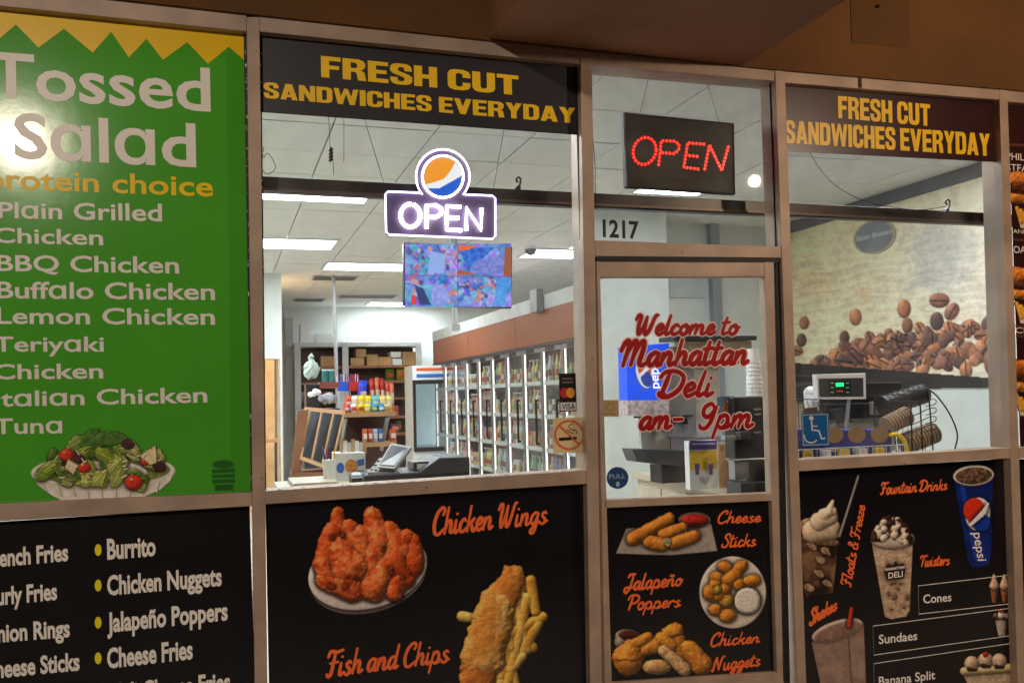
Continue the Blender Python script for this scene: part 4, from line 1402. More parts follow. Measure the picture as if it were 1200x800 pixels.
# left partition with doorway
xd = hit(327, 450, Y=YLW)[0]
xdl = hit(300, 450, Y=YLW)[0] - .55
zd = hit(318, 421, Y=YLW)[2]
b = MB()
b.box((XL0, YLW, 0), (xdl, YLW + .12, ceil_z + .01))
b.box((xdl, YLW, zd), (xd, YLW + .12, ceil_z + .01))
b.box((xd, YLW, 0), (xd + .04, YLW + .12, ceil_z + .01))
b.build('partition_wall', m_wallin, kind='structure')
b = MB()
b.box((XL0 - .1, .14, 0), (XL0, YB, ceil_z + .01))
b.build('left_wall', m_wallin, kind='structure')
b = MB()
b.box((XL0, YLW + 1.6, 0), (xd + .035, YLW + 1.7, ceil_z))
b.build('back_room_wall', mat('warm_tan_wall', (232, 190, 140), .6), kind='structure')
b = MB()
b.tube([(xdl, YLW - .01, 0), (xdl, YLW - .01, zd), (xd - .01, YLW - .01, zd), (xd - .01, YLW - .01, 0)], .022, 4)
b.build('door_casing', mat('tan_casing', (198, 164, 128), .5), None, 'tan casing round the doorway at the left of the shop', 'door frame')

# ceiling with single tiles
T = .61
o1 = hit(306, 140, Z=ceil_z)
o2 = hit(512, 152, Z=ceil_z)
ox = o2[0] % T
oy = o1[1] % T
b = MB()
b.box((XL0 - .1, -.011, ceil_z + .02), (XW + .1, 13, ceil_z + .1))
ceil = b.build('ceiling', m_tbar, kind='structure')
tb = MB()
g = .0045
tb.box((g, g, .012), (T - g, T - g, 0))
tmesh = None
lights = []
xs_ = np.arange(-7, 10) * T + ox
ys_ = np.arange(0, 20) * T + oy
xs_ = [x for x in xs_ if x > XL0 - .4 and x < XW - .1]
k = 0
for y in ys_:
    if y > YB: continue
    for x in xs_:
        # keep the tiles that the windows show
        if y > 6 and x < xd - 1.2 and y > YLW: continue
        if y > YFAR and x > XCO + .6: continue
        if y > 3.5 and x < -2.6: continue
        if y < 1 and x < -2.9: continue
        if k >= 298: continue
        if tmesh is None:
            b = MB()
            b.box((x + g, y + g, ceil_z + .0002), (x + T - g, y + T - g, ceil_z + .012))
            o = b.build('ceiling_tile', m_ceil, ceil)
            tmesh = o.data
            base = (x, y)
            tile0 = o
        else:
            o = tile0.copy()
            COL.objects.link(o)
            o.location = (x - base[0], y - base[1], random.uniform(-.0015, .0015))
        k += 1
# tiles not shown one by one (behind walls and corners)

m_diff = mat('lit_diffuser', (240, 248, 255), .4, emit=24, vary=0)


def troffer(x, y, label, lx=1.2, ly=.6):
    t = thing('ceiling_light', label, 'ceiling light', (x, y, ceil_z - .02), 'ceiling lights')
    b = MB()
    for (a, c) in (((x - lx / 2, y - ly / 2), (x + lx / 2, y - ly / 2 + .03)), ((x - lx / 2, y + ly / 2 - .03), (x + lx / 2, y + ly / 2)),
                   ((x - lx / 2, y - ly / 2 + .03), (x - lx / 2 + .03, y + ly / 2 - .03)), ((x + lx / 2 - .03, y - ly / 2 + .03), (x + lx / 2, y + ly / 2 - .03))):
        b.box((*a, ceil_z - .02), (*c, ceil_z - .001))
    b.build('fixture_frame', m_white, t)
    b = MB()
    b.box((x - lx / 2 + .03, y - ly / 2 + .03, ceil_z - .012), (x + lx / 2 - .03, y + ly / 2 - .03, ceil_z - .004))
    b.build('diffuser', m_diff, t)


def at_ceil(px, py): return hit(px, py, Z=ceil_z - .012)


for (pxr, py, side, lab) in ((437, 229, 'r', 'ceiling light cut by the dark rail at the left'), (394, 287, 'r', 'brightest ceiling light just left of the TV top'), (379, 311.5, 'l', 'ceiling light running behind the left of the TV'),
                             (430, 356, 'l', 'farthest ceiling light below the TV'), (640, 297, 'r', 'ceiling light right of the TV above the coolers')):
    p = at_ceil(pxr, py)
    x = p[0] - .6 if side == 'r' else p[0] + .6
    if pxr == 640: x = p[0] + .35
    troffer(x, p[1], lab)
for px_, py_, lab in ((480, 100, 'added ceiling light, unseen behind the wide black banner'), (1060, 152, 'added ceiling light, unseen behind the dark brown banner'),  # the two behind the banners are added, unseen, to brighten the shop
                      (785, 224, 'ceiling light showing as a strip under the LED sign')):
    p = at_ceil(px_, py_)
    if px_ == 785: troffer(p[0], p[1], lab, .62, .22)
    else: troffer(p[0], p[1], lab)
troffer(-2.5, 2.6, 'added ceiling light, unseen behind the green salad poster')  # this fixture and the next are added out of view as fill light
troffer(-2.5, 5.6, 'second added ceiling light, unseen behind the green salad poster')
p = at_ceil(540, 322)
troffer(p[0], p[1], 'added ceiling light, unseen straight behind the TV', 1.1)  # fixture added out of sight to lift the rear of the shop
# vents
for (x, y, w_) in ((392, 325.5, .6), (362, 351, .5), (430, 347, .9)):
    p = hit(x, y, Z=ceil_z - .004)
    t = thing('ceiling_vent', {392: 'grey ceiling vent behind the left ceiling lights', 362: 'small grey ceiling vent nearest the back left corner', 430: 'wide grey ceiling vent left of the farthest light'}[x], 'vent', p)
    b = MB()
    b.box((p[0] - w_ / 2, p[1] - .2, ceil_z - .012), (p[0] + w_ / 2, p[1] + .2, ceil_z - .002))
    b.build('vent_frame', m_soff, t)
    for j in range(6):
        b = MB()
        yy = p[1] - .16 + j * .058
        b.box((p[0] - w_ / 2 + .03, yy, ceil_z - .02), (p[0] + w_ / 2 - .03, yy + .03, ceil_z - .0125))
        b.build('vent_slat', m_band, t)
# dark box on the ceiling behind the LED sign
b = MB()
pbar(b, [(777, 119), (799, 121), (799, 133), (777, 131)], 1.0, 1.15)
b.build('ceiling_speaker', m_grey, None, 'grey box fixed under the ceiling above the LED sign', 'speaker')
cz_ = hit(788, 120, Y=1.07)[2]
if cz_ < ceil_z:
    b = MB()
    p = hit(788, 121, Y=1.07)
    b.cyl((p[0], 1.07, p[2]), (p[0], 1.07, ceil_z), .012, 8)
    b.build('mounting_rod', m_grey, bpy.data.objects['ceiling_speaker'])
t = thing('security_camera', 'white dome security camera on the ceiling above the coolers', 'camera', hit(622, 292, Y=5))
p = hit(622, 289, Z=ceil_z)
b = MB()
b.cyl(p + (0, 0, -.03), p, .08, 16)
b.build('base', m_white, t)
b = MB()
b.ball(p + (0, 0, -.03), .065, 14, 8, (1, 1, 1.1))
b.build('dome', m_band, t)

# ================================================================== TV
TVY = 2.3
tv = thing('wall_tv', 'flat TV showing four security camera views, hung below the neon sign', 'television', hit(537, 357, Y=TVY))
b = MB()
pbar(b, [(473, 284), (600.5, 289), (599.5, 361), (473, 357.5)], TVY, TVY + .06)
b.build('casing', m_dark, tv, bevel=.004)
b = MB()
p = hit(532, 300, Y=TVY + .09)
b.cyl((p[0], TVY + .09, p[2]), (p[0], TVY + .09, ceil_z), .03, 12)
b.build('ceiling_pole', m_grey, tv)
b = MB()
b.box((p[0] - .12, TVY + .06, p[2] - .15), (p[0] + .12, TVY + .12, p[2] + .05))
b.build('bracket', m_dark, tv)
A = Art(474.5, 285.5, 599.5, 360, .7, (120, 140, 200))
A.A[:] = 1
X_, Y_ = A.X, A.Y
A.H[:] = 0
n1, n2, n3 = A.noise(9), A.noise(5), A.noise(3)
cb = np.stack([.48 + n1 * .9, .55 + n2 * .7, .88 + n1 * .4], -1)
A.C = np.clip(cb, 0, 1)
for k in range(110):
    x, y = 476 + random.random() * 62, 288 + random.random() * 66
    A.ell(x, y, 1.2 + random.random() * 3, 1 + random.random() * 2.2, random.random() * 180, random.choice([(206, 96, 110), (60, 116, 206), (150, 146, 214), (70, 78, 140), (176, 180, 226), (110, 176, 230), (214, 150, 150)]), 1 + k * .01, None, flat=0, warp=4)
A.poly([(505, 294), (522, 298), (520, 320), (501, 320)], (150, 180, 244), 3)
A.poly([(537, 290), (580, 290), (560, 308), (547, 312)], (30, 84, 200), 3, (60, 130, 230))
A.poly([(556, 306), (594, 296), (590, 322), (550, 320)], (140, 150, 230), 3.2, (110, 120, 210))
A.poly([(537, 287), (560, 288), (548, 293), (537, 294)], (240, 110, 60), 3.4)
A.poly([(592, 290), (599, 290), (599, 324), (590, 323)], (166, 88, 50), 3.5)
A.poly([(536, 316), (560, 322), (548, 322), (537, 322)], (196, 80, 60), 3.6)
A.poly([(505, 336), (520, 332), (530, 356), (506, 356)], (130, 148, 230), 3.7, (170, 170, 240))
A.poly([(486, 334), (496, 338), (505, 357), (492, 357)], (50, 60, 120), 3.8)
A.poly([(482, 346), (487, 346), (488, 357), (482, 357)], (230, 60, 50), 3.9)
for k in range(80):
    x, y = 528 + random.random() * 56, 326 + random.random() * 30
    A.ell(x, y, 1.4 + random.random() * 3.4, 1 + random.random() * 1.8, random.random() * 180, random.choice([(214, 120, 120), (50, 100, 206), (130, 184, 234), (60, 64, 120), (184, 188, 234), (226, 130, 90), (140, 136, 214)]), 4 + k * .01, None, flat=0, warp=4)
A.poly([(583, 326), (598, 326), (592, 358), (578, 358)], (60, 140, 230), 5, (90, 170, 240))
A.cap(536.5, 286, 536.5, 360, .5, .5, (90, 100, 170), 6, flat=0)
A.cap(475, 322.5, 599, 324.5, .5, .5, (90, 100, 170), 6, flat=0)
A.build('screen_picture', print_mat('lit_screen', .3, 1.0), tv, Y=TVY - .002)

# ================================================================== COOLERS
cw = thing('drinks_cooler', 'long wall of glass door drink coolers under a copper coloured header', 'cooler', (XCO, YC0, 0))
CD = .75
b = MB()
b.box((XCO + .015, YC0, 2.0), (XCO + CD, YC1, 2.0 + .03))
b.box((XCO + .10, YC0, .0), (XCO + CD, YC1, .18))
b.box((XCO + CD - .04, YC0, .18), (XCO + CD, YC1, 2.0))
b.box((XCO, YC1, 0), (XCO + CD, YC1 + .05, 2.29))
b.box((XCO, YC0 - .05, 0), (XCO + CD, YC0, 2.0))
b.build('carcass', mat('cooler_interior', (196, 184, 182), .5), cw)
zh1 = (hit(676, 356, X=XCO)[2] + hit(507, 398, X=XCO)[2]) / 2
zh2 = (hit(676, 336, X=XCO)[2] + hit(507, 388, X=XCO)[2]) / 2
NP = 3
for i in range(NP):
    ya = YC0 - .05 + (YC1 + .05 - YC0 + .05) * i / NP
    yb_ = YC0 - .05 + (YC1 + .05 - YC0 + .05) * (i + 1) / NP
    b = MB()
    b.box((XCO - .02, ya + .006, 2.0), (XCO, yb_ - .006, zh1))
    b.build('header_panel', m_copper, cw)
b = MB()
b.box((XCO - .025, YC0 - .05, zh1), (XCO + .02, YC1 + .05, zh2))
b.build('header_cap', m_soff, cw)
b = MB()
b.box((XCO - .03, YC0 - .05, 1.97), (XCO + .01, YC1 + .05, 1.995))
b.build('header_lip', m_darkg, cw)
ND = 10
dy = (YC1 - YC0) / ND
m_strip = mat('cooler_light', (250, 246, 240), .4, emit=2.0, vary=0)
m_alum = mat('bright_aluminium', (150, 148, 150), .3, .4)
m_cglass = glass_mat('cooler_glass', .93)
m_cshelf = mat('lit_shelf_edge', (235, 236, 240), .4, vary=.03)
PN = ['red', 'dark green', 'white', 'blue', 'brown', 'orange', 'dark red', 'yellow', 'salmon', 'dark brown', 'pale green', 'cream']
PC = [(196, 40, 36), (32, 96, 48), (226, 226, 226), (40, 70, 150), (120, 54, 34), (230, 150, 40), (150, 34, 30), (230, 200, 60), (214, 120, 90), (90, 50, 40), (110, 160, 90), (230, 226, 210)]
proto = {}
for d in range(ND):
    y0 = YC0 + d * dy
    dd = None
    b = MB()
    fw = .02
    b.box((XCO - .014, y0 + .006, .2), (XCO, y0 + .006 + fw, 1.965))
    b.box((XCO - .014, y0 + dy - .006 - fw, .2), (XCO, y0 + dy - .006, 1.965))
    b.box((XCO - .014, y0 + .006 + fw, 1.92), (XCO, y0 + dy - .006 - fw, 1.965))
    b.box((XCO - .014, y0 + .006 + fw, .2), (XCO, y0 + dy - .006 - fw, .26))
    dd = b.build('cooler_door', m_alum, cw)
    b = MB()
    b.box((XCO - .009, y0 + .006 + fw, .26), (XCO - .005, y0 + dy - .006 - fw, 1.92))
    b.build('glass', m_cglass, dd)
    b = MB()
    b.tube([(XCO - .06, y0 + .05, 1.0), (XCO - .06, y0 + .05, 1.45)], .012, 6)
    b.box((XCO - .06, y0 + .044, 1.0), (XCO - .03, y0 + .056, 1.02))
    b.box((XCO - .06, y0 + .044, 1.43), (XCO - .03, y0 + .056, 1.45))
    b.build('handle', m_dark, dd)
    b = MB()
    b.box((XCO - .019, y0 + dy * .35, 1.925), (XCO - .015, y0 + dy * .75, 1.96))
    b.build('badge', m_dark, dd)
    b = MB()
    b.box((XCO + .003, y0 + dy - .028, .25), (XCO + .02, y0 + dy - .006, 1.95))
    b.build('light_strip', m_strip, cw)
    for s in range(5):
        z = .3 + s * .33
        b = MB()
        b.box((XCO + .008, y0 + .005, z - .015), (XCO + .6, y0 + dy - .035, z))
        b.build('cooler_shelf', m_cshelf, cw)
        b = MB()
        b.box((XCO + .002, y0 + .028, z - .03), (XCO + .0075, y0 + dy - .04, z + .012))
        b.build('price_rail', m_white, cw)
        if s == 0: continue
        for j in range(5):
            ci = int(rng.integers(len(PC)))
            kind = (d + s) % 3
            yy = y0 + .04 + j * (dy - .1) / 4.6
            key = (ci, kind)
            loc = (XCO + .048, yy + .02, z + .0005)
            if key not in proto:
                pcc = tuple(int(v * .5 + 250 * .5) for v in PC[ci])
                b = MB()
                x, y, z0 = loc
                r = .031
                if kind == 0:
                    b.tube([(x, y, z0), (x, y, z0 + .15), (x, y, z0 + .19), (x, y, z0 + .225)], [r, r, .013, .013], 8)
                    capz = .225
                elif kind == 1:
                    b.tube([(x, y, z0), (x, y, z0 + .008), (x, y, z0 + .15), (x, y, z0 + .16)], [r * .85, r, r, r * .8], 8)
                else:
                    b.tube([(x, y, z0), (x, y, z0 + .17), (x, y, z0 + .22), (x, y, z0 + .26)], [r, r * .98, .016, .015], 8)
                nm = ('drink_bottle', 'drink_can', 'drink_bottle')[kind]
                o = b.build(nm, colm(pcc, .25), None, None, 'can' if kind == 1 else 'bottle', 'drinks behind the cooler doors')
                proto[key] = [o]
                b = MB()
                if kind != 1:
                    zc_ = .225 if kind == 0 else .26
                    b.cyl((x, y, z0 + zc_), (x, y, z0 + zc_ + .014), .017, 8)
                    cp = b.build('cap', m_white if kind == 0 else colm((200, 50, 40)), o)
                    proto[key].append(cp)
                b = MB()
                lz = (.05, .05, .06)[kind]
                b.tube([(x, y, z0 + lz), (x, y, z0 + lz + .06)], r + .0012, 8, caps=False)
                lb = b.build('label_band', colm(tuple(int(v * .7 + 240 * .3) for v in PC[(ci + 5) % len(PC)]), .4), o)
                proto[key].append(lb)
            else:
                o = proto[key][0].copy()
                COL.objects.link(o)
                for ch in proto[key][1:]:
                    c2_ = ch.copy()
                    COL.objects.link(c2_)
                    c2_.parent = o
                o.location = loc
            o['label'] = '%s %s, %s on the %s shelf behind the %s cooler door' % (PN[ci], 'can' if kind == 1 else 'bottle', ['nearest', 'second', 'middle', 'fourth', 'farthest'][j], ['', 'lowest', 'second', 'third', 'top'][s],
                          ['nearest', 'second nearest', 'third nearest', 'fourth nearest', 'fifth nearest', 'fifth farthest', 'fourth farthest', 'third farthest', 'second farthest', 'farthest'][d])
b = MB()
pbar(b, [(626, 350), (637.5, 348), (637.5, 370), (626, 372)], YC0 + 1.1, YC0 + 1.16)
p0 = hit(631, 371, X=XCO - .05)
b = MB()
b.box((XCO - .10, p0[1] - .1, zh1 - .02), (XCO - .031, p0[1] + .1, zh2 + .06))
b.build('junction_box', m_grey, None, 'grey metal box fixed to the top of the copper cooler header', 'box')

# ================================================================== BACK OF SHOP
# wall shelving
SY = 11.4
sh = thing('wall_shelving', 'tall grey framed brown shelving against the back wall', 'shelving', hit(420, 560, Y=SY) * np.array([1, 1, 0]))
xa, xb_, xc_ = hit(349, 450, Y=SY)[0], hit(405, 450, Y=SY)[0], hit(491, 450, Y=SY)[0]
ztop = hit(420, 406, Y=SY)[2]
for x in (xa, xb_, xc_):
    b = MB()
    b.box((x - .05, SY - .03, 0), (x + .05, SY, ztop))
    b.build('upright', m_soff, sh)
b = MB()
b.box((xa - .05, SY - .035, ztop), (xc_ + .05, SY + .5, ztop + .07))
b.build('top_rail', m_soff, sh)
b = MB()
b.box((xa, SY + .45, 0), (xc_, SY + .5, ztop - .001))
b.build('back_panel', m_dwood, sh)
shz = [hit(440, y, Y=SY)[2] for y in (428, 446, 466, 488, 508, 528)]
for z in shz:
    for (u, v) in ((xa, xb_), (xb_, xc_)):
        b = MB()
        b.box((u + .051, SY, z - .04), (v - .051, SY + .449, z))
        b.build('shelf', m_wood, sh)


def simple(name, m, label, cat, x0, y0, x1, y1, Y, d, bevel=0, group=None, z=None):
    b = MB()
    a = hit(x0, y1, Y=Y)
    c = hit(x1, y0, Y=Y)
    z0 = a[2] if z is None else z
    b.box((a[0], Y, z0), (c[0], Y + d, c[2]))
    return b.build(name, m, None, label, cat, group, bevel=bevel)


GB = 'boxes on the back wall shelving'
for i, (x0, y0, x1, y1, m, lab) in enumerate((
        (376, 417, 396, 428, m_card, 'cardboard box on the left bay of the back shelving'),
        (411, 419, 427, 428, m_card, 'cardboard box at the left end of the right bay'),
        (417, 409, 429, 418.5, m_card, 'small cardboard box stacked on another on the back shelving'),
        (430, 415, 443, 428, m_card, 'cardboard box with white label on the right bay'),
        (443.5, 418, 459, 428, m_tan, 'low tan box in the middle of the right bay'),
        (458, 412, 470, 419, m_white, 'white box stacked high on the right bay'),
        (460, 420, 471, 428, m_white, 'white box on the shelf under another white box'),
        (472, 412, 488, 428, m_card, 'cardboard box at the right end of the right bay'))):
    onm = simple('storage_box', m, lab, 'box', x0, y0, x1, y1, SY + .04 + (.002 * i), .3, .004, GB, z=(shz[0] + .001) if y1 > 425 else None)
for i, (x0, x1, c, lab) in enumerate(((452, 463, (96, 140, 40), 'green chip bag on the back shelving'), (465, 477, (176, 150, 40), 'yellow green chip bag right of the green one'),
                                      (465, 471, (60, 110, 50), 'dark green chip bag on the lower back shelving'), (476, 483, (130, 40, 40), 'dark red chip bag on the lower back shelving'))):
    ly = 446 if i < 2 else 508
    b = MB()
    a, c_ = hit(x0, ly - 15, Y=SY + .1), hit(x1, ly, Y=SY + .1)
    z0 = shz[1] + .001 if i < 2 else shz[4] + .001
    w_, h_ = c_[0] - a[0], .2
    n = 8
    pts = []
    prof = [(0, 1), (.08, .3), (.3, .9), (.6, 1), (.85, .5), (1, .08)]
    V = []
    for t_, s_ in prof:
        for q in range(n):
            an = 2 * math.pi * q / n
            V.append((a[0] + w_ / 2 + w_ / 2 * math.cos(an) * (.92 + .08 * s_), SY + .15 + .05 * s_ * math.sin(an), z0 + t_ * h_))
    b.add(V, [(i_ * n + q, i_ * n + (q + 1) % n, (i_ + 1) * n + (q + 1) % n, (i_ + 1) * n + q) for i_ in range(5) for q in range(n)] + [tuple(range(n - 1, -1, -1)), tuple(5 * n + q for q in range(n))])
    o = b.build('chip_bag', colm(c), None, lab, 'chip bag', 'chip bags on the back shelving')
    b = MB()
    b.box((a[0] + w_ * .2, SY + .085, z0 + .06), (a[0] + w_ * .8, SY + .099, z0 + .13))
    b.build('front_label', colm((200, 60, 40)), o)
# boxes on top of shelving
simple('storage_box', m_white, 'tall white box with red print on top of the shelving', 'box', 352, 379, 364, 401, SY + .05, .3, .004, z=ztop + .071)
simple('storage_box', m_white, 'low white box on top of the shelving beside a tall one', 'box', 370, 391, 390, 402, SY + .05, .3, .004, z=ztop + .071)
simple('wall_notice', m_white, 'wide white notice fixed to the back wall over the shelving', 'notice', 408, 388, 442, 401, YB - .012, .011)
simple('electric_panel', m_soff, 'pale grey panel on the back wall left of the shelving', 'panel', 336, 372, 343, 560, YB - .06, .055)
# conduit pole
b = MB()
p1, p2 = hit(391, 352, Y=8.0), hit(398, 470, Y=8.0)
b.cyl((p1[0], 8.0, ceil_z), (p2[0], 8.0, 0), .024, 10)
b.build('support_pole', m_grey, None, 'thin pale pole from the ceiling down behind the snacks', 'pole')
b = MB()
p1 = hit(533, 380, Y=6.2)
b.cyl((p1[0], 6.2, p1[2]), (p1[0], 6.2, ceil_z), .03, 8)
b.box((p1[0] - .05, 6.15, p1[2] - .07), (p1[0] + .05, 6.25, p1[2] - .001))
b.build('support_pole', m_soff, None, 'short grey hanging pole below the TV before the coolers', 'pole')

cols = [(200, 60, 50), (230, 180, 60), (60, 110, 170), (226, 220, 210), (90, 140, 70), (190, 100, 60), (120, 60, 110), (60, 60, 70)]
cn_ = ['red', 'golden', 'blue', 'white', 'green', 'rust', 'purple', 'charcoal']
for row, (zi, yy0, h_) in enumerate(((3, 'middle', .17), (4, 'lower', .2), (2, 'third', .14))):
    for k in range(8):
        if row == 2 and k > 3: continue
        x_ = xa + .12 + k * .13 if k < 4 else xb_ + .12 + (k - 4) * .24
        ci = (k * 3 + row) % 8
        b = MB()
        w_ = .045 + .012 * ((k + row) % 3)
        hh = h_ * (.75 + .25 * ((k * 5 + row) % 4) / 3)
        b.box((x_ - w_, SY + .08, shz[zi] + .0006), (x_ + w_, SY + .2, shz[zi] + hh))
        o = b.build('grocery_pack', colm(cols[ci]), None, '%s pack, %s from the left on the %s shelf of the back shelving' % (cn_[ci], ['first', 'second', 'third', 'fourth', 'fifth', 'sixth', 'seventh', 'eighth'][k], yy0), 'grocery pack', 'grocery packs on the back shelving', bevel=.006)
        b = MB()
        b.box((x_ - w_ * .7, SY + .076, shz[zi] + hh * .35), (x_ + w_ * .7, SY + .0795, shz[zi] + hh * .7))
        b.build('front_label', colm(cols[(ci + 3) % 8]), o)

# upright fridge
FY = 8.9
fr = thing('upright_fridge', 'white glass door fridge with orange and blue stripes at the end of the coolers', 'fridge', hit(498, 560, Y=FY) * np.array([1, 1, 0]))
fx0, fx1 = hit(484.5, 480, Y=FY)[0], hit(484.5, 480, Y=FY)[0] + .6
fz = hit(495, 428, Y=FY)[2]
fh = hit(495, 445, Y=FY)[2]
b = MB()
b.box((fx0, FY + .03, .0), (fx0 + .03, FY + .6, fz))
b.box((fx1 - .03, FY + .03, .0), (fx1, FY + .6, fz))
b.box((fx0 + .03, FY + .03, .0), (fx1 - .03, FY + .6, .75))
b.box((fx0 + .03, FY + .55, .75), (fx1 - .03, FY + .6, fz))
b.box((fx0 + .03, FY + .03, fh), (fx1 - .03, FY + .55, fz))
b.build('cabinet', m_white, fr)
zr = hit(495, 524, Y=FY)[2]
b = MB()
for q in (((fx0, zr - .06), (fx1, zr)), ((fx0, fh - .06), (fx1, fh)), ((fx0, zr), (fx0 + .04, fh - .06)), ((fx1 - .04, zr), (fx1, fh - .06))):
    b.box((q[0][0], FY, q[0][1]), (q[1][0], FY + .029, q[1][1]))
b.build('door_frame', m_dark, fr)
b = MB()
b.box((fx0 + .04, FY + .01, zr), (fx1 - .04, FY + .016, fh - .06))
b.build('door_glass', m_cglass, fr)
b = MB()
b.box((fx0 + .04, FY + .5, .8), (fx1 - .04, FY + .549, fh - .03))
b.build('inner_lining', mat('fridge_lit_lining', (200, 224, 236), .5, emit=.35, vary=.05), fr)
for (ya, yb2, c) in ((431, 434, (226, 96, 40)), (438, 442, (40, 110, 190))):
    b = MB()
    b.box((fx0 + .06, FY + .02, hit(495, yb2, Y=FY)[2]), (fx1, FY + .0295, hit(495, ya, Y=FY)[2]))
    b.build('coloured_stripe', colm(c), fr)
b = MB()
b.box((fx0 + .15, FY + .02, zr - .2), (fx1, FY + .0295, zr - .12))
b.build('blue_badge', colm((30, 60, 170)), fr)

# snack gondola
GY = 5.6
gd = thing('snack_rack', 'open snack rack with white frame in the middle of the shop', 'rack', hit(432, 560, Y=GY) * np.array([1, 1, 0]))
gx0, gx1 = hit(401, 480, Y=GY)[0], hit(464, 480, Y=GY)[0]
gz1 = hit(430, 483.5, Y=GY)[2]
gz2 = hit(430, 519, Y=GY)[2]
for z in (gz1, gz2, .45):
    b = MB()
    b.box((gx0, GY, z - .035), (gx1, GY + .45, z))
    b.build('shelf', m_wood, gd)
    b = MB()
    b.box((gx0, GY - .012, z - .04), (gx1, GY - .001, z + .008))
    b.build('shelf_edge', m_tan, gd)
for x in (gx0 + .02, gx1 - .1):
    b = MB()
    b.box((x, GY + .46, 0), (x + .05, GY + .5, gz1 + .25))
    b.box((x, GY + .46, 0), (x + .05, GY + .1, .1))
    b.tube([(x + .02, GY + .05, gz1 - .05), (x + .02, GY + .44, gz2 - .1)], .022, 4)
    b.build('upright', m_soff, gd)
b = MB()
b.box((gx0, GY + .451, .0), (gx1, GY + .459, gz1 - .04))
b.build('back_panel', m_dwood, gd)


def pouch(x0, y0, x1, y1, Y, c, label, group, z0=None, cat='snack pack', name='snack_pack', c2=None):
    a, c_ = hit(x0, y1, Y=Y), hit(x1, y0, Y=Y)
    za = a[2] if z0 is None else z0
    w_, h_ = c_[0] - a[0], c_[2] - za
    b = MB()
    n = 8
    prof = [(0, .25), (.08, .8), (.4, 1), (.8, .8), (.93, .2), (1, .1)]
    V = []
    for t_, s_ in prof:
        for q in range(n):
            an = 2 * math.pi * q / n
            V.append((a[0] + w_ / 2 + w_ / 2 * math.cos(an) * (.9 + .1 * s_), Y + .03 + .03 * s_ * math.sin(an), za + t_ * h_))
    b.add(V, [(i_ * n + q, i_ * n + (q + 1) % n, (i_ + 1) * n + (q + 1) % n, (i_ + 1) * n + q) for i_ in range(5) for q in range(n)] + [tuple(range(n - 1, -1, -1)), tuple(5 * n + q for q in range(n))])
    o = b.build(name, colm(c), None, label, cat, group)
    if c2:
        b = MB()
        b.box((a[0] + w_ * .18, Y - .006, za + h_ * .3), (a[0] + w_ * .82, Y + .002, za + h_ * .65))
        b.build('front_label', colm(c2), o)
    return o


GS = 'snack packs on the snack rack'
row1 = [((214, 60, 44), (240, 230, 220), 403, 411), ((232, 226, 216), (220, 60, 40), 411, 419), ((240, 206, 40), (200, 60, 30), 419, 427), ((246, 214, 30), (240, 240, 230), 427, 435), ((40, 150, 190), (230, 230, 60), 435, 443), ((30, 140, 180), (240, 240, 240), 443, 451), ((226, 200, 140), (230, 150, 40), 451, 459)]
for i, (c, c2, x0, x1) in enumerate(row1):
    pouch(x0, 473, x1, 483, GY + .02, c, 'small %s snack pack in the front row of the snack rack' % (['red', 'white', 'golden', 'yellow', 'blue', 'teal', 'cream'][i]), GS, gz1 + .001, c2=c2)
row2 = [((226, 90, 50), 405, 412), ((236, 226, 210), 412, 420), ((246, 206, 40), 420, 428), ((236, 200, 30), 428, 436), ((120, 190, 200), 436, 445), ((236, 206, 120), 445, 453), ((220, 216, 120), 453, 460)]
for i, (c, x0, x1) in enumerate(row2):
    pouch(x0, 463, x1, 483, GY + .12, c, 'taller %s snack pack in the second row of the snack rack' % ['orange', 'off white', 'deep yellow', 'lemon yellow', 'pale teal', 'light tan', 'pale green'][i], GS, gz1 + .001, c2=(230, 230, 220))
row3 = [((40, 70, 200), 421, 431, 445), ((190, 40, 36), 434, 439, 443), ((206, 110, 70), 440, 445, 442), ((176, 34, 34), 446, 451, 443), ((200, 60, 50), 452, 457, 446), ((220, 120, 90), 457, 462, 448)]
for i, (c, x0, x1, y0) in enumerate(row3):
    pouch(x0, y0, x1, 483, GY + .24, c, 'tall %s bag standing at the back of the snack rack' % ['blue', 'bright red', 'copper', 'dark red', 'brick red', 'salmon'][i], GS, gz1 + .001, c2=(226, 200, 180))
for i, (c, x0, x1) in enumerate((((226, 120, 80), 425, 431), ((220, 90, 60), 431.5, 437), ((200, 210, 226), 437.5, 443), ((70, 120, 190), 443.5, 449), ((232, 84, 40), 457, 465))):
    pouch(x0, 502, x1, 518, GY + .03, c, '%s carton on the lower shelf of the snack rack' % ['peach', 'orange red', 'pale blue', 'mid blue', 'vivid orange'][i], 'cartons on the lower snack shelf', gz2 + .001, 'carton', 'snack_carton', (240, 236, 230))
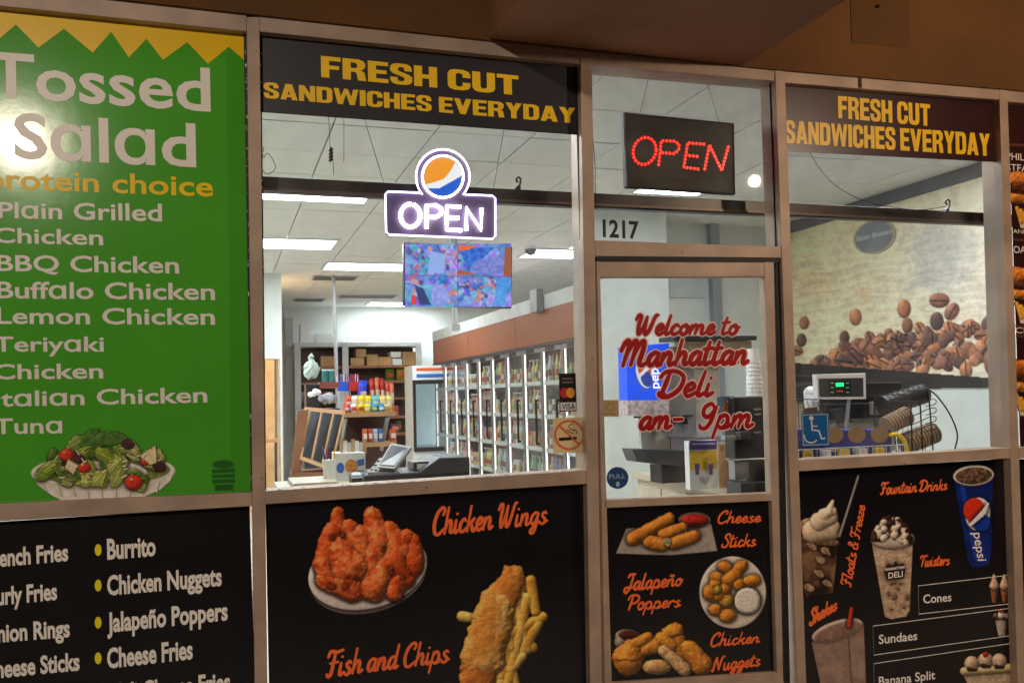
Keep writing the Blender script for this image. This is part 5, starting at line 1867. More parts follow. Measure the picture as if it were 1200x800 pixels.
# blue and red wire baskets with sticks
for i, (x0, x1, c, lab) in enumerate(((396, 408, (30, 90, 210), 'blue basket of candy sticks on the snack rack'), (409, 422, (196, 44, 40), 'red basket of candy sticks on the snack rack'))):
    a, c_ = hit(x0, 458, Y=GY + .3), hit(x1, 447, Y=GY + .3)
    t = thing('candy_basket', lab, 'basket', (a[0], GY + .3, gz1))
    b = MB()
    zb0 = a[2]
    for (u0, v0, u1, v1) in ((a[0], GY + .3, c_[0], GY + .305), (a[0], GY + .39, c_[0], GY + .395), (a[0], GY + .305, a[0] + .005, GY + .39), (c_[0] - .005, GY + .305, c_[0], GY + .39)):
        b.box((u0, v0, zb0), (u1, v1, c_[2]))
    b.box((a[0], GY + .305, zb0), (c_[0], GY + .39, zb0 + .005))
    b.build('basket_wall', colm(c), t)
    b = MB()
    for (u, v) in ((a[0] + .01, GY + .31), (c_[0] - .02, GY + .31)):
        b.box((u, v, gz1), (u + .01, v + .01, zb0))
    b.build('stand', m_soff, t)
    for j in range(8):
        b = MB()
        xx = a[0] + (c_[0] - a[0]) * (j + .5) / 8
        b.cyl((xx, GY + .35, zb0 + .01), (xx + random.uniform(-.02, .02), GY + .35, c_[2] + .06 + random.random() * .03), .006, 6)
        b.build('candy_stick', colm(random.choice([(200, 50, 50), (40, 60, 160), (230, 200, 210)])), t)

# wooden slot display
KY = 4.0
kd = thing('wooden_display_case', 'leaning tan wooden case with dark upright slots left of the snacks', 'display case', hit(375, 560, Y=KY) * np.array([1, 1, 0]))
q = [(363, 477), (405, 481), (388, 552), (352, 538)]
b = MB()
P = [hit(x, y, Y=KY + (.0 if i in (2, 3) else .22)) for i, (x, y) in enumerate(q)]
B = [p + np.array([-.02, .3, 0]) for p in P]
b.hexa([P[3], P[2], P[1], P[0]], [B[3], B[2], B[1], B[0]])
b.build('case_body', m_tan, kd)
nrm = np.cross(P[1] - P[0], P[3] - P[0])
nrm /= np.linalg.norm(nrm)
if nrm[1] > 0: nrm = -nrm


def onq(u, v): return (P[0] * (1 - u) + P[1] * u) * (1 - v) + (P[3] * (1 - u) + P[2] * u) * v


for u0, u1 in ((.04, .31), (.37, .65), (.71, .93)):
    b = MB()
    R = [onq(u0, .93), onq(u1, .93), onq(u1, .08), onq(u0, .08)]
    b.hexa([p + nrm * .008 for p in R], [p + nrm * .001 for p in R])
    b.build('dark_slot', m_dark, kd)
    b = MB()
    R = [onq(u0 + .015, .9), onq(u0 + .05, .9), onq(u0 + .05, .1), onq(u0 + .015, .1)]
    b.hexa([p + nrm * .012 for p in R], [p + nrm * .0085 for p in R])
    b.build('slot_strip', m_darkg, kd)
b = MB()
b.hexa([hit(341, 559, Y=KY + .05), hit(352, 556, Y=KY + .05), hit(362, 480, Y=KY + .05), hit(349, 481, Y=KY + .05)],
       [p + np.array([0, .04, 0]) for p in (hit(341, 559, Y=KY + .05), hit(352, 556, Y=KY + .05), hit(362, 480, Y=KY + .05), hit(349, 481, Y=KY + .05))])
b.build('side_board', m_wood, kd)
b = MB()
zlow = P[2][2]
b.box((P[3][0] - .05, KY + .01, 0), (P[2][0], KY + .45, zlow - .002))
b.build('base_cabinet', m_wood, kd)

# bags and tubs behind it
t = thing('plastic_bag', 'clear plastic bag of green items on a dark box by the shelving', 'bag', hit(365, 446, Y=5.2))
b = MB()
p = hit(365, 433, Y=5.2)
b.ball(p, .09, 16, 10, (.85, .7, 1.05))
for v in range(len(b.v)):
    x, y, z = b.v[v]
    k_ = .012 * math.sin(x * 90) * math.cos(z * 70)
    b.v[v] = (x + k_, y + k_, z + k_)
b.build('bag_body', mat('milky_plastic', (196, 214, 204), .3, vary=.25, scale=18), t)
b = MB()
b.tube([p + (0, 0, .085), p + (-.02, 0, .12), p + (.015, 0, .14)], [.03, .015, .03], 6)
b.build('bag_neck', _M['milky_plastic'], t)
simple('dark_box', m_dark, 'tall dark box standing under the plastic bag', 'box', 359, 450, 375, 478, 5.15, .2, .004)
tt = simple('dark_stand', m_darkg, 'dark stand holding the tubs and bags behind the display case', 'stand', 357, 478, 398, 560, 5.1, .3, 0)
for i, x in enumerate((378, 385.5)):
    b = MB()
    a, c_ = hit(x, 447, Y=5.25), hit(x + 7, 433, Y=5.25)
    r = (c_[0] - a[0]) / 2
    b.cyl((a[0] + r, 5.3, a[2]), (a[0] + r, 5.3, c_[2] - .01), r, 14)
    o = b.build('candy_tub', colm((50, 140, 134)), None, 'teal tub, %s one of the pair by the plastic bag' % ('left' if i == 0 else 'right'), 'tub', 'teal tubs')
    b = MB()
    b.cyl((a[0] + r, 5.3, c_[2] - .01), (a[0] + r, 5.3, c_[2] + .005), r * 1.05, 14)
    b.build('lid', m_white, o)
simple('red_tray', colm((150, 70, 60)), 'long dull red tray under the teal tubs', 'tray', 375, 447.5, 397, 455, 5.22, .22)
b = MB()
p = hit(384, 467, Y=4.25)
b.ball(p, .085, 16, 8, (1.0, .7, .5))
for v in range(len(b.v)):
    x, y, z = b.v[v]
    b.v[v] = (x, y, z + .014 * math.sin(x * 70) * math.cos(y * 50))
b.build('plastic_wrap', mat('grey_wrap', (150, 152, 160), .25, vary=.4, scale=22), None, 'heap of grey plastic wrap on top of the wooden case', 'plastic wrap')
b = MB()
for j, (dx_, dz_) in enumerate(((0, 0), (.035, .01), (-.03, -.008), (.01, .018))):
    b.ball(hit(368, 461, Y=4.25) + (dx_, 0, dz_), .026, 10, 6)
b.build('white_cloth', m_white, None, 'crumpled white cloth on the left end of the wooden case', 'cloth')

# ================================================================== FRONT COUNTER AND REGISTER
CZ = 1.10
ct = thing('front_counter', 'cream topped service counter just inside the middle window', 'counter', (-.8, .75, 0))
b = MB()
xce = hit(556, 560, Y=.55)[0] + .02
b.box((-1.35, .40, CZ - .035), (xce, 1.0, CZ))
b.build('countertop', m_counter, ct, bevel=.003)
b = MB()
b.box((-1.3, .45, 0), (xce - .04, .98, CZ - .036))
b.build('base', m_wood, ct)
# register
RG = .55
rg = thing('cash_register', 'grey and black cash register with tilted screen on the front counter', 'cash register', hit(485, 562, Y=RG))
zc = CZ + .002
rx0, rx1 = hit(424, 560, Y=RG)[0], hit(551, 555, Y=RG)[0]
zt = hit(540, 535, Y=RG)[2]
b = MB()
xm = rx0 + (rx1 - rx0) * .52
b.prism([(rx0, zc), (rx1, zc), (rx1, zt - .002), (xm + .10, zt), (xm, zc + (zt - zc) * .42), (rx0 + .02, zc + (zt - zc) * .42)][::1], RG, RG + .34)
b.build('body', m_darkg, rg, bevel=.006)
b = MB()
b.box((rx0 + .01, RG - .004, zc + .008), (rx1 - .01, RG - .0005, zc + (zt - zc) * .34))
b.build('cash_drawer_front', m_dark, rg)
b = MB()
S = [hit(x, y, Y=yy) for x, y, yy in ((441, 547, RG + .02), (462, 549, RG + .02), (482, 523, RG + .14), (458, 518.5, RG + .14))]
S2 = [p + np.array([.015, .03, -.012]) for p in S]
b.hexa(S, S2)
b.build('screen_housing', m_soff, rg, bevel=.004)
n_ = np.cross(S[1] - S[0], S[3] - S[0])
n_ /= np.linalg.norm(n_)
if n_[1] > 0: n_ = -n_
c_ = sum(S) / 4
b = MB()
I = [c_ + (p - c_) * .8 for p in S]
b.hexa([p + n_ * .004 for p in I], [p + n_ * .0005 for p in I])
b.build('screen', mat('register_screen', (96, 98, 104), .2), rg)
b = MB()
S = [hit(x, y, Y=yy) for x, y, yy in ((431, 553, RG + .03), (464, 556, RG + .03), (470, 540, RG + .14), (445, 536, RG + .14))]
b.hexa(S, [p + np.array([0, .02, -.02]) for p in S])
b.build('keyboard', m_soff, rg)
for i in range(6):
    for j in range(3):
        u, v = (i + .5) / 6.5, (j + .5) / 3.4
        pp = (S[0] * (1 - u) + S[1] * u) * (1 - v) + (S[3] * (1 - u) + S[2] * u) * v
        b = MB()
        b.box(pp + (-.007, -.01, .001), pp + (.007, -.002, .007))
        b.build('key', m_dark, rg)
b = MB()
pz = hit(497, 540, Y=RG + .1)
b.box((pz[0] - .06, RG + .06, zc + (zt - zc) * .43), (pz[0] + .05, RG + .22, pz[2]))
b.build('receipt_printer', m_dark, rg, bevel=.006)
b = MB()
b.box((pz[0] - .045, RG + .05, zc + (zt - zc) * .5), (pz[0] + .0, RG + .059, pz[2] - .01))
b.build('receipt_paper', m_white, rg)
t = thing('card_reader', 'small black card reader beside the cash register', 'card reader', hit(420, 564, Y=.6))
pc = hit(420, 563, Y=.6)
b = MB()
b.hexa([(pc[0] - .03, .6, CZ + .001), (pc[0] + .03, .6, CZ + .001), (pc[0] + .03, .6, CZ + .03), (pc[0] - .03, .6, CZ + .03)], [(pc[0] - .03, .7, CZ + .001), (pc[0] + .03, .7, CZ + .001), (pc[0] + .03, .7, CZ + .05), (pc[0] - .03, .7, CZ + .05)])
b.build('body', m_dark, t, bevel=.004)
b = MB()
b.hexa([(pc[0] - .02, .64, CZ + .039), (pc[0] + .02, .64, CZ + .039), (pc[0] + .02, .64, CZ + .041), (pc[0] - .02, .64, CZ + .041)], [(pc[0] - .02, .69, CZ + .049), (pc[0] + .02, .69, CZ + .049), (pc[0] + .02, .69, CZ + .0515), (pc[0] - .02, .69, CZ + .0515)])
b.build('screen', m_soff, t)
b = MB()
pk = hit(431, 561, Y=.66)
b.tube([hit(422, 564, Y=.71), hit(430, 562, Y=.74), hit(440, 561, Y=.78)], .003, 6)
b.build('cable', m_bwire, t)
t = thing('pen_cup', 'small white cup of pens at the left of the counter', 'pen cup', hit(386, 562, Y=.8))
pc = hit(386, 560, Y=.8)
b = MB()
b.cyl((pc[0], .8, CZ + .021), (pc[0], .8, CZ + .11), .028, 14, .033)
b.build('cup', m_white, t)
for k, c in enumerate(((30, 60, 160), (200, 40, 40), (30, 30, 30), (230, 180, 40))):
    b = MB()
    b.cyl((pc[0] + .008 * (k - 1.5), .8, CZ + .03), (pc[0] + .02 * (k - 1.5), .79 + .01 * (k % 2), CZ + .17), .004, 6)
    b.build('pen', colm(c), t)
# printed box and leaflets on the counter
bx = thing('snack_carton_box', 'white box printed blue and orange on the left of the counter', 'box', hit(412, 562, Y=.95))
b = MB()
a, c_ = hit(393, 565, Y=.85), hit(428, 530, Y=.85)
b.box((a[0], .85, CZ + .001), (c_[0], 1.05, c_[2]))
b.build('carton', m_white, bx)
A = Art(393, 530, 428, 564, .7, (236, 238, 238))
A.ell(399, 548, 4.5, 6, 0, (60, 120, 210), 1, (30, 80, 180), flat=0)
A.ell(412, 546, 7.5, 8, 0, (226, 160, 80), 2, (200, 120, 50), flat=0)
A.poly([(418, 539), (427, 537), (427, 545), (418, 546)], (60, 110, 190), 1)
A.build('printed_front', m_printm, bx, Y=.8485)
for i in range(7):
    x = 398 + i * 4.6
    b = MB()
    a, c_ = hit(x, 531, Y=.9 + i * .012), hit(x + 4, 514 + (i % 3) * 2, Y=.9 + i * .012)
    b.box((a[0], .9 + i * .012, a[2]), (c_[0], .905 + i * .012, c_[2]))
    b.build('leaflet', (m_card, m_white, m_counter)[i % 3], bx)
b = MB()
a, c_ = hit(341, 569, Y=.75), hit(392, 558, Y=.75)
b.box((a[0], .6, CZ + .001), (c_[0], .95, CZ + .02))
b.build('cutting_board', m_counter, None, 'flat cream board lying at the left end of the counter', 'board')

# ================================================================== DRINKS COUNTER SEEN THROUGH THE DOOR
DZ = .95
e1, e2 = hit(741, 553, Z=DZ), hit(893, 579, Z=DZ)
XE = (e1[0] + e2[0]) / 2
dc = thing('drinks_counter', 'cream topped drinks counter inside the door', 'counter', (XE + .4, 2, 0))
yA, yB = .5, e1[1]
print('counter', e1, e2)
b = MB()
b.box((XE, yA, DZ - .04), (XE + .75, yB, DZ))
b.build('countertop', m_counter, dc, bevel=.004)
b = MB()
b.box((XE + .03, yA + .02, .08), (XE + .72, yB - .02, DZ - .041))
b.build('cabinet', mat('cabinet_cream', (200, 184, 164), .5), dc)
for i in range(4):
    b = MB()
    y0 = yA + .05 + i * (yB - yA - .1) / 4
    b.box((XE + .012, y0 + .01, .12), (XE + .029, y0 + (yB - yA - .1) / 4 - .01, DZ - .08))
    d_ = b.build('cabinet_door', _M['cabinet_cream'], dc)
    b = MB()
    b.tube([(XE + .0, y0 + .06, DZ - .16), (XE + .0, y0 + .14, DZ - .16)], .006, 6)
    b.build('handle', m_grey, d_)

# fountain dispenser
fy = hit(775, 558, Z=DZ)[1]
fd = thing('soda_fountain', 'soda fountain with lit blue and red front panel on the drinks counter', 'drink dispenser', hit(790, 555, Z=DZ))
Yf = e1[1] - .75


def P3(nm, x0, y0, x1, y1, Y, d, m, parent, bevel=.003):
    b = MB()
    pbox(b, x0, y0, x1, y1, Y, d)
    return b.build(nm, m, parent, bevel=bevel)


b = MB()
pbar(b, [(734, 406), (784, 402), (784, 469), (735.5, 469)], Yf, Yf + .12)
b.build('lit_panel', mat('lit_panel_blue', (10, 70, 215), .4, emit=.9, vary=.05), fd)
b = MB()
pbar(b, [(735.5, 469.3), (784, 469.3), (784, 486), (736, 487)], Yf, Yf + .12)
b.build('panel_base_strip', mat('flower_print_strip', (200, 184, 190), .5, vary=.5, scale=40), fd)
A = Art(740, 408, 784, 468, .7, (16, 74, 200))
A.ell(755.5, 436, 10, 19, -12, (240, 244, 250), 1, flat=0)
A.ell(755, 431, 7.6, 13.5, -12, (226, 60, 34), 2, flat=0)
A.ell(758, 444, 6.6, 9.5, -20, (24, 60, 176), 3, flat=0)
A.cap(749, 441, 762, 428, 1.6, 2.6, (244, 246, 250), 4, flat=0)
for k in range(30):
    A.ell(740 + random.random() * 44, 408 + random.random() * 58, .8, .8, 0, (70, 140, 240), .5, flat=0)
A.build('round_emblem', print_mat('lit_print', .4, .8), fd, Y=Yf - .002)
sans('pepsi', (772.5, 455), (771, 421), 11, 11, 'lettering', mat('lit_white', (240, 244, 250), .4, emit=.8, vary=0), fd, Yf - .003, .015, rot=(-1, 0))
P3('steel_body', 784.5, 406, 813, 512, Yf + .02, .12, m_steel, fd)
P3('steel_column', 813.5, 404, 842, 512, Yf + .03, .1, mat('steel_light', (214, 212, 206), .3, .5), fd)
P3('top_cap', 790, 393, 887, 399, Yf - .06, .2, m_dark, fd)
P3('bin_front', 800, 399.5, 881, 427, Yf - .045, .1, mat('brushed_bronze', (176, 160, 138), .3, .6), fd)
P3('backsplash', 752, 488, 813, 528, Yf + .06, .03, m_soff, fd)
P3('nozzle_bar', 750, 485.5, 813, 490, Yf - .03, .09, m_dark, fd)
for x in (760, 774, 788, 802):
    P3('nozzle', x, 490.3, x + 4, 497, Yf - .02, .03, m_dark, fd)
    P3('lever', x + .5, 497.3, x + 3.5, 504, Yf - .012, .01, m_grey, fd, 0)
b = MB()
tr_ = [(741, 526), (806, 528), (805, 547), (747, 541)]
A_ = [hit(x, y, Y=Yf - .1) for x, y in tr_]
b.hexa([A_[3], A_[2], A_[1], A_[0]], [p + np.array([0, .15, 0]) for p in (A_[3], A_[2], A_[1], A_[0])])
b.build('drip_tray', m_darkg, fd)
b = MB()
pa = hit(775, 545, Y=Yf - .05)
pb = hit(806, 545, Y=Yf - .05)
b.box((pa[0], Yf - .05, DZ), (pb[0], Yf + .1, pa[2]))
b.build('tray_foot', m_dark, fd)
b = MB()
pa, pb = hit(786, 512, Y=Yf + .05), hit(842, 512, Y=Yf + .05)
b.box((pa[0], Yf + .05, DZ), (pb[0], Yf + .2, pa[2]))
b.build('pedestal', m_steel, fd)

# cup carton and tan box
Yc = hit(825, 561, Z=DZ)[1]
cc = thing('cup_carton', 'yellow white and purple carton of cups on the drinks counter', 'box', hit(825, 561, Z=DZ))
Yc = Yf - .45
b = MB()
pbox(b, 808.5, 515.5, 840.5, 561, Yc, .05)
lowz = min(v[2] for v in b.v)
b.v = [(x, y, DZ + .001 if abs(z - lowz) < 1e-6 else z) for x, y, z in b.v]
b.build('carton', m_white, cc)
A = Art(808.5, 516, 840.5, 561, .7, (238, 240, 240))
A.poly([(808, 515), (841, 515), (841, 526), (808, 527)], (84, 60, 150), 1)
A.poly([(808, 528), (841, 527), (841, 549), (808, 551)], (236, 190, 30), 1, (240, 204, 60))
for x in (817, 833):
    A.poly([(x - 3, 543), (x + 3, 543), (x + 2, 556), (x - 2, 556)], (96, 74, 150), 3)
A.poly([(811, 519), (838, 518.5), (838, 520.5), (811, 521)], (220, 216, 240), 3)
A.build('printed_front', m_printm, cc, Y=Yc - .002)
cc = thing('tan_carton', 'tan carton with white tape beside the yellow cup carton', 'box', hit(850, 561, Z=DZ))
b = MB()
pbox(b, 844, 519, 861, 561, Yc + .03, .04)
lowz = min(v[2] for v in b.v)
b.v = [(x, y, DZ + .001 if abs(z - lowz) < 1e-6 else z) for x, y, z in b.v]
b.build('carton', m_card, cc)
b = MB()
pbar(b, [(850, 537), (852, 535), (860, 544), (858, 546)], Yc + .027, Yc + .0295)
b.build('tape', m_white, cc)

# black drink machine
Ym = Yf - .85
bm_ = thing('black_drink_machine', 'black drink machine with side picture at the right edge of the door glass', 'drink machine', hit(880, 572, Z=DZ))
P3('head', 862, 464, 900, 538, Ym, .10, m_dark, bm_, .006)
P3('side_panel', 847, 464, 861.5, 502, Ym + .05, .05, m_dark, bm_, .004)
P3('column', 882, 538, 897, 566, Ym + .02, .06, m_dark, bm_, .004)
b = MB()
pa, pb = hit(868, 566, Y=Ym - .02), hit(900, 566, Y=Ym - .02)
b.box((pa[0], Ym - .02, DZ + .0005), (pb[0], Ym + .12, pa[2]))
b.build('base', m_darkg, bm_, bevel=.004)
P3('steel_box', 861.5, 538.5, 881, 562, Ym + .05, .06, m_grey, bm_)
P3('spout', 868, 505, 880, 515, Ym - .05, .05, m_darkg, bm_)
P3('knob', 850, 510, 864, 516, Ym - .02, .04, m_grey, bm_)
for y in (478, 484, 505):
    P3('silver_button', 884, y, 892, y + 2.5, Ym - .006, .006, m_grey, bm_, 0)
A = Art(844, 465, 860, 482, .6, (70, 110, 150))
A.A[:] = 1
A.H[:] = 0
A.ell(852, 477, 6, 7, 0, (170, 110, 70), 2, (120, 70, 40), 1)
A.ell(855, 471, 4, 3, 0, (226, 200, 170), 3)
A.build('side_picture', m_printm, bm_, Y=Ym + .048)

# cup stack
cs = thing('cup_stack', 'tall stack of white paper cups right of the soda fountain', 'cups', hit(884, 461, Y=Ym + .2))
ca, cb_ = hit(884, 463, Y=Ym + .12), hit(884, 407, Y=Ym + .12)
n = 9
for i in range(n):
    b = MB()
    z0 = ca[2] + (cb_[2] - ca[2] - .06) * i / n
    b.tube([(ca[0], Ym + .12, z0), (ca[0], Ym + .12, z0 + .006), (ca[0], Ym + .12, z0 + .075)], [.047 - i * .0008, .044 - i * .0008, .034 - i * .0008], 14)
    b.build('cup', m_white, cs)

# grey columns on the far wall
for (x0, x1, lab, c) in ((764, 782, 'wide grey pipe casing on the far white wall', (176, 184, 190)), (836, 846, 'narrow grey corner strip on the far white wall', (150, 156, 164))):
    b = MB()
    a, c_ = hit(x0, 400, Y=YFAR - .05), hit(x1, 400, Y=YFAR - .05)
    b.box((a[0], YFAR - .08, 0), (c_[0], YFAR - .002, ceil_z - .002))
    b.build('pipe_casing', mat('casing_%d' % x0, c, .5), None, lab, 'pipe casing')
b = MB()
a, c_ = hit(712, 345, Y=YFAR - .03), hit(826, 345, Y=YFAR - .03)
b.box((a[0], YFAR - .03, a[2] - .02), (c_[0], YFAR - .002, a[2] + .3))
b.build('wall_panel', mat('grey_panel', (196, 202, 206), .5), None, 'flat grey panel high on the far wall behind the door', 'panel')

# ================================================================== COFFEE MURAL ON THE RIGHT WALL
mr = thing('coffee_mural', 'large printed coffee bean mural on the right wall', 'mural', hit(1050, 350, X=XW - .01))
A = Art(900, 176, 1166, 456, 1.15, (210, 196, 150))
X_, Y_ = A.X, A.Y
top = 270.5 + (X_ - 925.5) * (206 - 270.5) / 229.5
s1 = (Y_ - (360 + (X_ - 1050) * -.10)) / 1.
n1 = A.noise(38, 4)
n2 = vnoise((A.ny, A.nx), 9, 77, 3)
g = np.sin((Y_ + (X_ - 900) * .16) * .55 + n1 * 14) * .5 + np.sin((Y_ + (X_ - 900) * .2) * 1.15 + n1 * 22) * .3
yel = np.array((238, 218, 170)) / 255
sand = np.array((232, 212, 186)) / 255
blu = np.array((186, 186, 184)) / 255
rust = np.array((222, 178, 124)) / 255
t1 = np.clip((X_ - 940) / 200 + n1 * .8, 0, 1)[..., None]
C = yel * (1 - t1) + sand * t1
tb_ = np.clip(1.3 - np.hypot((X_ - 1100) / 46, (Y_ - 300) / 60) + n1, 0, 1)[..., None] * .7
C = C * (1 - tb_) + blu * tb_
tr2 = np.clip(1.1 - np.hypot((X_ - 955) / 60, (Y_ - 330) / 34) + n1 * 1.4, 0, 1)[..., None] * .5
C = C * (1 - tr2) + rust * tr2
n5 = vnoise((A.ny, A.nx), 3, 78, 2)
gr = np.sin((Y_ + (X_ - 900) * .18) * 2.1 + n1 * 26 + n2 * 5) * .5 + .5
st = np.clip(n1 * 2 + n2 * 1.2, 0, 1)
C = C * (1.1 + .07 * g[..., None] * np.clip((Y_ - 250) / 60, .35, 1)[..., None] + .22 * n2[..., None] + .16 * n5[..., None] - .06 * (gr ** 3)[..., None] * np.clip((Y_ - 240) / 80, .3, 1)[..., None])
C = C * (1 - .16 * st[..., None] * np.array((.2, .5, 1.)))
C = C * .82 + C.mean(-1, keepdims=True) * .18 + .02
A.C = np.clip(C, 0, 1)
A.A = (Y_ > top).astype(float)
A.H[:] = -3


def bean(x, y, r, ang, c, z, slit=False):
    A.ell(x, y, r, r * .74, ang, c, z, tuple(int(v * .8) for v in c), .15, 4, flat=.8, cn=10)
    if slit:
        a = math.radians(ang)
        dx_, dy_ = math.cos(a) * r * .8, math.sin(a) * r * .8
        A.cap(x - dx_, y - dy_, x + dx_, y + dy_, .8, .8, tuple(int(v * .35) for v in c), z + r * .62, flat=0)


BC = [(190, 122, 90), (158, 104, 84), (130, 92, 84), (208, 140, 102), (116, 86, 82), (174, 116, 98)]
for (zx, zy, r, ang, ci, sl) in ((100, 240, 8, 90, 0, 0), (90, 303, 8, 90, 2, 0), (285, 220, 10, 90, 3, 0), (460, 190, 11, 90, 0, 0), (587, 160, 12, 0, 1, 1), (245, 293, 8, 90, 2, 0), (632, 200, 11, 120, 5, 1), (578, 235, 11, 90, 4, 0), (472, 250, 9, 90, 1, 0), (518, 262, 9, 60, 3, 1), (405, 285, 8, 90, 1, 0), (338, 293, 8, 60, 5, 1), (377, 305, 9, 80, 1, 0), (428, 325, 9, 100, 0, 0), (467, 305, 9, 90, 4, 0), (508, 320, 11, 40, 4, 0), (700, 258, 12, 10, 1, 1), (648, 272, 12, 20, 5, 0), (556, 290, 9, 60, 3, 0), (305, 318, 10, 20, 0, 1)):
    bean(910 + zx / 3.076, 300 + zy / 3.076, r, ang, BC[ci], 4, sl)
for k in range(150):
    x = 932 + random.random() * 232
    lim = 412 - 8 * math.sin(x * .07) if x < 985 else (408 - (x - 985) * .2 if x < 1060 else 393 - (x - 1060) * .18)
    if x < 965 and random.random() < .6: continue
    y = lim + random.random() * max(1, 434 - lim)
    bean(x, y, 7.5 + random.random() * 4, random.random() * 180, random.choice(BC), 5 + (y - 380) * .25 + random.random() * 2, random.random() < .6)
bgc = A.C.copy()
bgm = A.H < -2.5
A.shade(.66, .4, .3)
A.C[bgm] = bgc[bgm]
# dark base strip of the print
sb = Y_ > 422 + (X_ - 931) * (440 - 422) / 234 + 3
n3 = A.noise(30)
A.C[sb] = (np.array((52, 46, 46)) / 255 * (1 + .5 * n3[..., None]))[sb]
botm = hit(1165, 453, X=XW - .01)[2]
Pz = hits(A.X, A.Y, X=XW - .01)[..., 2]
A.A = A.A * (Pz > botm)
A.build('mural_print', m_printm, mr, X=XW - .01)
b = MB()
za, zb_ = hit(1155, 206, X=XW - .01)[2], hit(925.5, 270.5, X=XW - .01)[2]
b.box((XW - .03, .9, min(za, zb_)), (XW - .001, YFAR - .002, ceil_z - .002))
b.build('wall_trim', m_band, None, 'slate grey trim band along the top of the mural wall', 'trim')
ov = thing('oval_sign', 'grey oval sign with cream rim on the coffee mural', 'sign', hit(1024, 277, X=XW - .03))


def oval(rx, ry, Xo, d, nm, m, par):
    b = MB()
    n = 32
    P = []
    for q in np.linspace(0, 2 * math.pi, n + 1)[:-1]:
        u, v = rx * math.cos(q), ry * math.sin(q)
        a = math.radians(-22)
        P.append(hit(1024 + u * math.cos(a) - v * math.sin(a), 277.5 + u * math.sin(a) + v * math.cos(a), X=Xo))
    Q = [p + np.array([d, 0, 0]) for p in P]
    b.add(P + Q, [tuple(range(n))] + [(i, (i + 1) % n, (i + 1) % n + n, i + n) for i in range(n)])
    return b.build(nm, m, par)


oval(25, 19.5, XW - .03, .02, 'rim', m_counter, ov)
oval(23, 17.5, XW - .034, .003, 'face', mat('oval_grey', (140, 142, 150), .5), ov)
sans('Boxer Brothers', (1004, 283), (1046, 273), 6.5, 5.5, 'lettering', mat('oval_text', (206, 212, 216), .5), ov, None, .015, plane=lambda a, c: hits(a, c, X=XW - .0355))

# ================================================================== THINGS BEHIND THE MURAL WINDOW
Z3 = 1.08
wc = thing('window_counter', 'low counter just inside the mural window', 'counter', (2, .7, 0))
xw0, xw1 = hit(926, 540, Y=.3)[0], hit(1150, 530, Y=.3)[0]
b = MB()
b.box((xw0, .28, Z3 - .04), (xw1 - .35, 1.35, Z3))
b.build('countertop', m_counter, wc)
b = MB()
b.box((xw0 + .02, .32, 0), (xw1 - .4, 1.3, Z3 - .041))
b.build('base', mat('cabinet_cream', (200, 184, 164), .5), wc)
# scale
WS = .8
sc_ = thing('price_scale', 'white framed scale display with green digits on a stem', 'scale', hit(985, 520, Y=WS))
b = MB()
pbar(b, [(956.5, 438.5), (1014.5, 437), (1015.3, 467.5), (958, 468)], WS, WS + .04)
b.build('display_frame', m_white, sc_, bevel=.003)
b = MB()
pbar(b, [(959.5, 443.5), (1011.5, 442.5), (1012, 464.5), (960.5, 465)], WS - .003, WS - .0005)
b.build('display_face', m_darkg, sc_)
b = MB()
pbar(b, [(971.5, 445.5), (997, 445), (997.4, 462), (972, 462.5)], WS - .005, WS - .0035)
b.build('display_window', m_dark, sc_)
b = MB()
pbar(b, [(979.5, 448.5), (988.5, 448.2), (988.8, 452.6), (979.8, 453)], WS - .007, WS - .0055)
b.build('green_digits', mat('green_led', (30, 240, 130), .4, emit=1.5, vary=0), sc_)
b = MB()
for y in (448, 453.5, 459):
    for x in (973.5, 991.5):
        pbar(b, [(x, y), (x + 3.6, y), (x + 3.6, y + 1.2), (x, y + 1.2)], WS - .007, WS - .0055)
b.build('green_marks', mat('green_ink', (90, 190, 130), .4, emit=.3, vary=0), sc_)
b = MB()
pbar(b, [(981, 457.5), (988, 457), (988, 458.8), (981, 459)], WS - .007, WS - .0055)
b.build('red_mark', mat('red_ink', (210, 60, 60), .4, emit=.3, vary=0), sc_)
b = MB()
p1, p2 = hit(995, 467, Y=WS + .02), hit(992, 496, Y=WS + .02)
b.tube([p1, (p1 + p2) / 2 + (0, 0, 0), p2, (p2[0], p2[1], Z3)], .012, 8)
b.build('stem', m_grey, sc_)
b = MB()
b.box((p2[0] - .12, WS - .08, Z3 + .001), (p2[0] + .12, WS + .16, Z3 + .04))
b.build('base', m_white, sc_)
# black machines
km = thing('coffee_machine', 'large black coffee machine behind the scale display', 'coffee machine', hit(990, 500, Y=1.0))
P3('body', 932, 447, 1058, 470, 1.05, .35, m_dark, km, .01)
P3('front_hood', 968, 470.3, 1045, 492, 1.02, .25, m_dark, km, .012)
P3('steel_panel', 1023, 470, 1038, 486, .98, .03, m_grey, km, .003)
P3('side_block', 928, 440, 957, 446.7, 1.1, .3, m_dark, km, .004)
b = MB()
pbar(b, [(974, 480), (988, 478), (1000, 494), (984, 496)], .99, 1.015)
b.build('spout', m_darkg, km)
b = MB()
a_ = hit(930, 470, Y=1.1)
c_ = hit(1050, 470, Y=1.1)
b.box((a_[0], 1.12, Z3 + .0005), (c_[0], 1.34, a_[2] - .002))
b.build('rear_housing', mat('beige_plastic', (196, 192, 178), .5), km)
t = thing('white_canister', 'white rounded canister left of the scale display', 'canister', hit(950, 480, Y=.95))
p = hit(950.5, 461, Y=.95)
b = MB()
b.ball(p, .045, 18, 10, (1, 1, 1))
b.cyl((p[0], p[1], p[2] - .1), p, .044, 18)
b.build('body', m_white, t, smooth=True)
b = MB()
b.cyl((p[0], p[1], Z3), (p[0], p[1], p[2] - .1), .05, 14)
